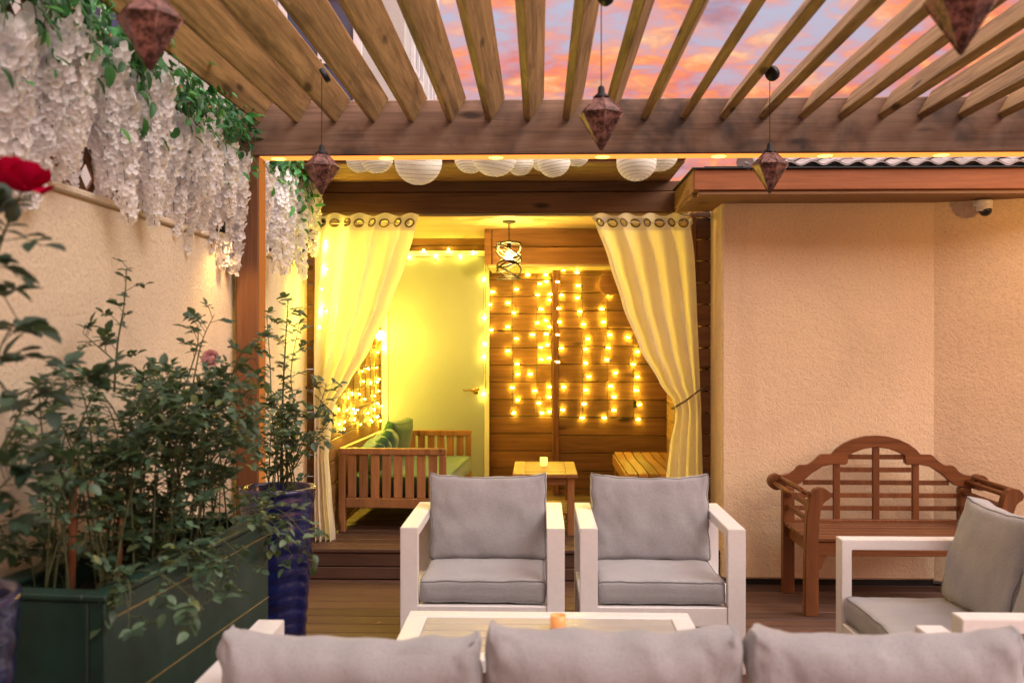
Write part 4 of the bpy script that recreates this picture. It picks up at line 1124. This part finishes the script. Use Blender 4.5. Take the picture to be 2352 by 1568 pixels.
# ------------------------------------------------------------------ green planter with roses
pl = thing('planter_box', 'dark green rectangular planter with thin gold lines', 'planter', (-1.2, 2.9, 0))
HP = .80
A1, A2 = Vector((-1.085, 2.36, 0)), Vector((-.985, 3.45, 0))     # right side, near and far bottom corners
dirv = (A2 - A1).normalized(); sdv = Vector((-dirv.y, dirv.x, 0)); LEN = (A2 - A1).length; WID = .37
def TP(a, b, z): return A1 + dirv * a + sdv * b + Vector((0, 0, z))
rotp = Matrix.Rotation(math.atan2(-dirv.x, dirv.y), 3, 'Z')
def pbox(bm, a0, a1, b0, b1, z0, z1, bev=.004):
    c = TP((a0 + a1) / 2, (b0 + b1) / 2, (z0 + z1) / 2); hx, hy, hz = (b1 - b0) / 2, (a1 - a0) / 2, (z1 - z0) / 2
    box(bm, c.x - hx, c.x + hx, c.y - hy, c.y + hy, c.z - hz, c.z + hz, bev, rotp)
bm = BM(); t_ = .045
pbox(bm, 0, LEN, 0, t_, .0, HP - .001); pbox(bm, 0, LEN, WID - t_, WID, .0, HP - .001); pbox(bm, .0, t_, t_ + .0005, WID - t_ - .0005, 0, HP - .002); pbox(bm, LEN - t_, LEN, t_ + .0005, WID - t_ - .0005, 0, HP - .002)
obj('box', bm, M['planter'], pl)
bm = BM(); r_ = .006
pbox(bm, -r_, LEN + r_, -r_, t_ + .012, HP, HP + .016); pbox(bm, -r_, LEN + r_, WID - t_ - .012, WID + r_, HP, HP + .016); pbox(bm, -r_, t_ + .012, t_ + .0125, WID - t_ - .0125, HP, HP + .016); pbox(bm, LEN - t_ - .012, LEN + r_, t_ + .0125, WID - t_ - .0125, HP, HP + .016)
obj('rim', bm, M['planter'], pl)
bm = BM()
for z in (HP - .05, HP - .275, HP - .5): pbox(bm, .004, LEN - .002, -.0025, .001, z - .0016, z + .0016, 0)
obj('gold_line', bm, M['gold'], pl)
bm = BM(); grid(bm, lambda u, v: TP(t_ + (LEN - 2 * t_) * u, t_ + (WID - 2 * t_) * v, HP - .09 + .03 * fbm((u * 3, v * 2, 1), 2.5)), 24, 12); obj('soil', bm, M['soil'], pl)

def px_path(pts, Ys, n=14):
    """smooth path through plan positions"""
    w = [P(a, b, y) for (a, b), y in zip(pts, Ys)]; out = []
    for i in range(len(w) - 1):
        p0, p1, p2, p3 = w[max(0, i - 1)], w[i], w[i + 1], w[min(len(w) - 1, i + 2)]
        for k in range(5):
            t = k / 5; out.append(.5 * ((2 * p1) + (p2 - p0) * t + (2 * p0 - 5 * p1 + 4 * p2 - p3) * t * t + (3 * p1 - p0 - 3 * p2 + p3) * t ** 3))
    out.append(w[-1]); return out
def rose_head(bm, c, R, up, seed, layers=6):
    """nested cupped petals, the outermost ones flared and drooping"""
    r = random.Random(seed); q = up.to_track_quat('Z', 'Y')
    for L in range(layers + 1):
        k = min(1.0, L / (layers - 1)); n = (3, 4, 5, 5, 6, 6, 4)[L]; loose = L == layers
        for j in range(n):
            a = 2 * PI * (j + .5 * (L % 2)) / n + r.uniform(-.2, .2); Rk = R * (.26 + .74 * k) * r.uniform(.93, 1.07)
            top = math.radians((100 if loose else 22 + 42 * k) + r.uniform(-7, 7)); ph = r.uniform(0, 6)
            def f(u, v):
                w = (u - .5) * 2
                th = math.radians(168) - v * (math.radians(168) - top - .45 * w * w * v)
                rr = Rk * (1 + (.30 if not loose else .5) * v ** 4 * k + .045 * math.sin(w * 5 + ph) * v)
                half = (1.15 - .35 * k) * (.25 + .75 * math.sin(PI * min(1, .12 + .62 * v)))
                an = a + w * half
                return c + q @ Vector((rr * math.sin(th) * math.cos(an), rr * math.sin(th) * math.sin(an), rr * math.cos(th) * .95))
            grid(bm, f, 8, 8)
def shrub(label, loc, canes, seed, m='leaf', flowers=(), L=.075, lw=.036, group=None):
    r = random.Random(seed); t = thing('rose_bush', label, 'rose bush', loc, group)
    bl, bs = BM(), BM()
    for pts, r0, nl, start, *en in canes: cane(bl, bs, pts, r0, r0 * .35, nl, L, lw, r, start, True, en[0] if en else 1.0)
    obj('leaves', bl, M[m], t); obj('stem', bs, M['stem'], t)
    for c, R, up, mm in flowers:
        bm = BM(); rose_head(bm, c, R, up, seed + 5); obj('flower', bm, M[mm], t)
    return t
# planter bush: arching canes that fill the box
r = random.Random(77); canes = []
for i in range(48):
    a, b = r.uniform(.1, LEN - .1), r.uniform(.07, WID - .06); base = TP(a, b, HP - .08)
    hgt = r.uniform(.46, .74) * (1 - .2 * abs(a / LEN - .5)); lean = Vector((r.uniform(-.10, .2), r.uniform(-.16, .16), 0))
    pts = bezier(base, base + Vector((0, 0, hgt * .5)) + lean * .2, base + lean * .7 + Vector((0, 0, hgt)), base + lean * 1.6 + Vector((0, 0, hgt * r.uniform(.75, 1.0))), 12)
    canes.append((pts, .0037, r.randint(17, 23) if a > .35 else r.randint(11, 16), r.uniform(.06, .35)))
for i in range(20):                       # low leafy growth over the soil
    a, b = r.uniform(.1, LEN - .08), r.uniform(.06, WID - .05); base = TP(a, b, HP - .08); h = r.uniform(.14, .36); lean = Vector((r.uniform(-.08, .14), r.uniform(-.14, .14), 0))
    canes.append((bezier(base, base + Vector((0, 0, h * .6)), base + lean * .6 + Vector((0, 0, h)), base + lean * 1.3 + Vector((0, 0, h * .9)), 8), .003, r.randint(8, 13), .12))
for i in range(10):                       # shoots that spill over the front edge
    a = r.uniform(.05, LEN - .02); base = TP(a, .09, HP - .04)
    pts = bezier(base, base + Vector((.03, -.02, .12)), base + Vector((.12, r.uniform(-.08, .05), .12)), base + Vector((r.uniform(.12, .22), r.uniform(-.12, .06), r.uniform(-.09, .07))), 9)
    canes.append((pts, .003, r.randint(7, 10), .2))
canes.append((px_path([(262, 900), (270, 790), (285, 700), (291, 612)], [2.95, 2.95, 2.95, 2.95]), .004, 13, .1))
canes.append((px_path([(440, 900), (462, 790), (492, 722)], [3.2, 3.2, 3.2]), .003, 8, .2))
canes.append((px_path([(420, 900), (452, 800), (455, 745)], [3.2, 3.2, 3.2]), .003, 6, .3))
canes.append((px_path([(300, 860), (230, 800), (190, 765)], [2.9, 2.9, 2.9]), .003, 8, .3))
canes.append((px_path([(520, 900), (560, 800), (600, 790)], [3.3, 3.3, 3.3]), .003, 7, .3))
canes.append((px_path([(100, 1290), (105, 1150), (98, 1020), (90, 900)], [2.6, 2.6, 2.6, 2.6]), .004, 16, .15))
canes.append((px_path([(420, 1290), (540, 1180), (640, 1170), (720, 1255)], [3.15, 3.1, 3.05, 3.0]), .003, 16, .3))
canes.append((px_path([(260, 1340), (330, 1310), (400, 1340), (470, 1400)], [2.6, 2.5, 2.45, 2.4]), .003, 14, .3))
shrub('dense dark leaved rose bush filling the green planter', TP(LEN / 2, WID / 2, HP - .1), canes, 5, 'leaf', [(P(483, 820, 3.1), .022, Vector((.1, -.7, .6)), 'pink')], .072, .031)
# timber stakes in the planter
for i, (px, y0, y1, Y, lab) in enumerate(((163, 1300, 1060, 2.62, 'thick reddish stake at the near end of the green planter'), (272, 1310, 1190, 2.75, 'thin weathered stake in the middle of the green planter'))):
    a, b = P(px - 3, y0, Y), P(px + 5, y1, Y); a.z = HP - .09
    bm = BM(); tube(bm, [a, a.lerp(b, .5) + Vector((.004, 0, 0)), b], [.013, .012, .011] if i == 0 else [.006] * 3, 8)
    tag(obj('plant_stake', bm, M['stake'], None, a), lab, 'stake', 'stakes in the planter')

for i, (px, py, lab) in enumerate(((862, 1436, 'small dry leaf fallen on the deck left of the coffee table'), (700, 1365, 'dry leaf fallen on the deck in front of the cabana step'))):
    Yl = 3190 / (py - 784); p = P(px, py, Yl); p.z = .004
    bm = BM(); leaf(bm, p, Vector((.8, .5 - i, .05)), Vector((.1, -.2, 1)), .035, .022, -.15)
    tag(obj('fallen_leaf', bm, M['lattice'], None, p), lab, 'leaf', 'leaves fallen on the deck')
# ------------------------------------------------------------------ cobalt pots
def blue_pot(cx, cy, R, H, label, soil=True):
    t = thing('glazed_pot', label, 'flower pot', (cx, cy, 0), 'cobalt blue glazed pots'); bm = BM(); n = 64; rows = 90
    def f(u, v):
        a = 2 * PI * u; z = H * v; rr = R * (.70 + .30 * v ** .9)
        ph = z / .062 + .35 * math.sin(a * 2 + 1) + .2 * math.sin(a * 3)
        rr += .0065 * (abs(math.sin(PI * ph)) ** .55 - .6) + .0015 * fbm((a, z * 8, cx), 2)
        return Vector((cx + rr * math.cos(a), cy + rr * math.sin(a), z))
    grid(bm, f, n, rows)
    obj('body', bm, M['cobalt'], t)
    bm = BM(); lathe(bm, [(R + .001, H - .01), (R + .006, H + .002), (R + .004, H + .014), (R - .012, H + .015), (R - .02, H + .004), (R - .024, H - .08)], 64, (cx, cy, 0)); obj('rim', bm, M['cobalt'], t)
    bm = BM(); grid(bm, lambda u, v: Vector((cx + (R - .02) * v * math.cos(2 * PI * u), cy + (R - .02) * v * math.sin(2 * PI * u), H - .05 + .012 * fbm((u * 6, v * 3, 2), 3))), 32, 8); obj('soil', bm, M['soil'], t)
    bm = BM()
    if soil:
        rr = random.Random(5)
        for k in range(26):
            a, q = rr.uniform(0, 6.28), (R - .045) * rr.random() ** .5; ball(bm, (cx + q * math.cos(a), cy + q * math.sin(a), H - .035), rr.uniform(.012, .022), 8, 6, .7)
        obj('pebble_layer', bm, M['bldg'], t)
    return t
blue_pot(-1.185, 4.3, .165, .78, 'tall rippled cobalt blue pot between the planter and the left curtain')
blue_pot(-1.285, 1.97, .175, .90, 'cobalt blue pot cut off at the lower left corner of the photo', False)
r = random.Random(19); canes = []
bc = Vector((-1.175, 4.3, .74))
canes.append((px_path([(645, 1110), (648, 950), (655, 800), (662, 690)], [4.3] * 4), .006, 26, .2))
canes.append((px_path([(650, 1110), (680, 980), (668, 860), (690, 730)], [4.3, 4.3, 4.32, 4.35]), .004, 20, .2))
canes.append((px_path([(640, 1110), (625, 950), (620, 830), (612, 720)], [4.3, 4.25, 4.25, 4.25]), .004, 16, .25))
canes.append((px_path([(655, 1110), (700, 1010), (735, 930), (750, 880)], [4.3, 4.25, 4.2, 4.2]), .003, 14, .2))
canes.append((px_path([(655, 1110), (710, 1020), (745, 985), (760, 960)], [4.3, 4.25, 4.2, 4.2]), .003, 12, .2))
for i in range(11):
    base = bc + Vector((r.uniform(-.07, .07), r.uniform(-.07, .07), 0)); h = r.uniform(.2, .5); lean = Vector((r.uniform(-.2, .2), r.uniform(-.2, .15), 0))
    canes.append((bezier(base, base + Vector((0, 0, h * .5)), base + lean * .6 + Vector((0, 0, h)), base + lean * 1.1 + Vector((0, 0, h * .95)), 10), .004, r.randint(9, 14), .15))
shrub('upright leafy rose bush growing in the tall blue pot', bc, canes, 9, 'leaf', (), .07, .033)
# near plant with the red rose
canes = []
pot = Vector((-1.27, 1.98, .85))
rc = P(61, 402, 1.78)
canes.append(([pot] + px_path([(-60, 1000), (-40, 800), (-25, 650), (8, 540), (50, 440)], [2.0, 1.9, 1.85, 1.8, 1.78]), .005, 10, .45, .86))
canes.append(([pot] + px_path([(-50, 1050), (-20, 900), (0, 800), (40, 730)], [2.0, 1.95, 1.9, 1.9]), .004, 7, .4))
canes.append(([pot] + px_path([(-40, 1100), (20, 1000), (90, 880), (170, 900)], [2.05, 2.05, 2.1, 2.1]), .004, 12, .4))
canes.append(([pot] + px_path([(-60, 1200), (-10, 1130), (30, 1090), (60, 1040)], [2.05, 2.0, 2.0, 2.0]), .003, 9, .4))
canes.append(([pot] + px_path([(-60, 1250), (-20, 1200), (10, 1230)], [2.05, 2.0, 2.0]), .003, 7, .4))
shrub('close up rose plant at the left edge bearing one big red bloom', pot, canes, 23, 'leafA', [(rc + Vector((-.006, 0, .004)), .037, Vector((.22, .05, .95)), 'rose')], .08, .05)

# ------------------------------------------------------------------ sky, sun, camera
w = bpy.data.worlds.new("World"); scene.world = w; w.use_nodes = True
nt = w.node_tree; nt.nodes.clear()
class WN(NT):
    def __init__(s): s.t = nt
W = WN()
tc = nt.nodes.new('ShaderNodeTexCoord'); d = tc.outputs['Generated']
sep = W.n('ShaderNodeSeparateXYZ', i0=d)
dz = W.math('MAXIMUM', W.math('ADD', sep.outputs[2], .12), .02)
cx_ = W.math('DIVIDE', sep.outputs[0], dz); cy_ = W.math('DIVIDE', sep.outputs[1], dz)
cv = W.n('ShaderNodeCombineXYZ', i0=W.math('MULTIPLY', cx_, 1.0), i1=W.math('MULTIPLY', cy_, 1.15), i2=0.3).outputs[0]
n1 = W.noise(cv, 2.3, 8, .64, .6); n2 = W.noise(cv, 7.5, 7, .62, .35); n3 = W.noise(cv, 4.2, 6, .6, .4); n0 = W.noise(cv, .9, 3, .5)
el = sep.outputs[2]
base = W.ramp(el, [(0, srgb(225, 140, 105)), (.14, srgb(214, 150, 148)), (.24, srgb(192, 166, 182)), (.34, srgb(184, 184, 206)), (.7, srgb(165, 175, 205))])
mixf = W.math('ADD', W.math('MULTIPLY', n1, .5), W.math('MULTIPLY', n2, .5))
mixf = W.math('ADD', mixf, W.math('MULTIPLY', W.math('SUBTRACT', n0, .5), .35))
lit = W.ramp(n2, [(.3, srgb(196, 120, 130)), (.44, srgb(240, 118, 92)), (.55, srgb(255, 150, 92)), (.7, srgb(255, 205, 150))])
colr = W.mix(W.ramp(mixf, [(.40, 0), (.54, 1)]), base, lit)
colr = W.mix(W.ramp(W.math('ADD', W.math('MULTIPLY', n3, .65), W.math('MULTIPLY', n1, .35)), [(.53, 0), (.66, .6)]), colr, srgb(140, 105, 130))
sky = nt.nodes.new('ShaderNodeTexSky'); sky.sky_type = 'NISHITA'; sky.sun_disc = False
SUN_EL, SUN_AZ = math.radians(38), math.radians(120)
sky.sun_elevation = math.radians(4); sky.sun_rotation = SUN_AZ
back = W.ramp(W.math('ADD', W.math('MULTIPLY', sep.outputs[1], -.5), .5), [(.25, 1.0), (.5, 1.4), (1, 1.8)])
up = W.ramp(el, [(0, .67), (.36, .66), (.62, 1.25), (1, 2.0)])
colr = W.mix(1.0, W.mix(1.0, colr, back, 'MULTIPLY'), up, 'MULTIPLY')
colr = W.mix(W.ramp(el, [(.36, 0), (.62, .75)]), colr, W.mix(1.0, srgb(218, 209, 204), W.mix(1.0, up, back, 'MULTIPLY'), 'MULTIPLY'))
b1 = W.n('ShaderNodeBackground', Color=colr, Strength=.9); b2 = W.n('ShaderNodeBackground', Color=sky.outputs[0], Strength=.01)
ad = W.n('ShaderNodeAddShader', i0=b1.outputs[0], i1=b2.outputs[0])
wo = nt.nodes.new('ShaderNodeOutputWorld'); nt.links.new(ad.outputs[0], wo.inputs[0])

sd = bpy.data.lights.new('sun', 'SUN'); sd.energy = 2.7; sd.angle = math.radians(45); sd.color = (1.0, .93, .88)
so = bpy.data.objects.new('sun', sd); COL.objects.link(so)
sv = Vector((math.sin(SUN_AZ) * math.cos(SUN_EL), math.cos(SUN_AZ) * math.cos(SUN_EL), math.sin(SUN_EL)))
so.rotation_euler = (-sv).to_track_quat('-Z', 'Y').to_euler(); so.location = sv * 20

cam = bpy.data.cameras.new('camera'); co = bpy.data.objects.new('camera', cam); COL.objects.link(co)
co.location = (0, 0, CAMH); co.rotation_euler = (PI / 2, 0, TILT)
cam.sensor_width = 36; cam.lens = FPX / 2352 * 36; cam.clip_end = 500; cam.clip_start = .05
cam.dof.use_dof = True; cam.dof.focus_distance = 5.6; cam.dof.aperture_fstop = 2.8
scene.camera = co
scene.view_settings.view_transform = 'Standard'; scene.view_settings.look = 'None'; scene.view_settings.exposure = 0.85; scene.view_settings.gamma = 1
scene.cycles.use_denoising = True
scene.cycles.max_bounces = 8; scene.cycles.diffuse_bounces = 5; scene.cycles.sample_clamp_indirect = 6
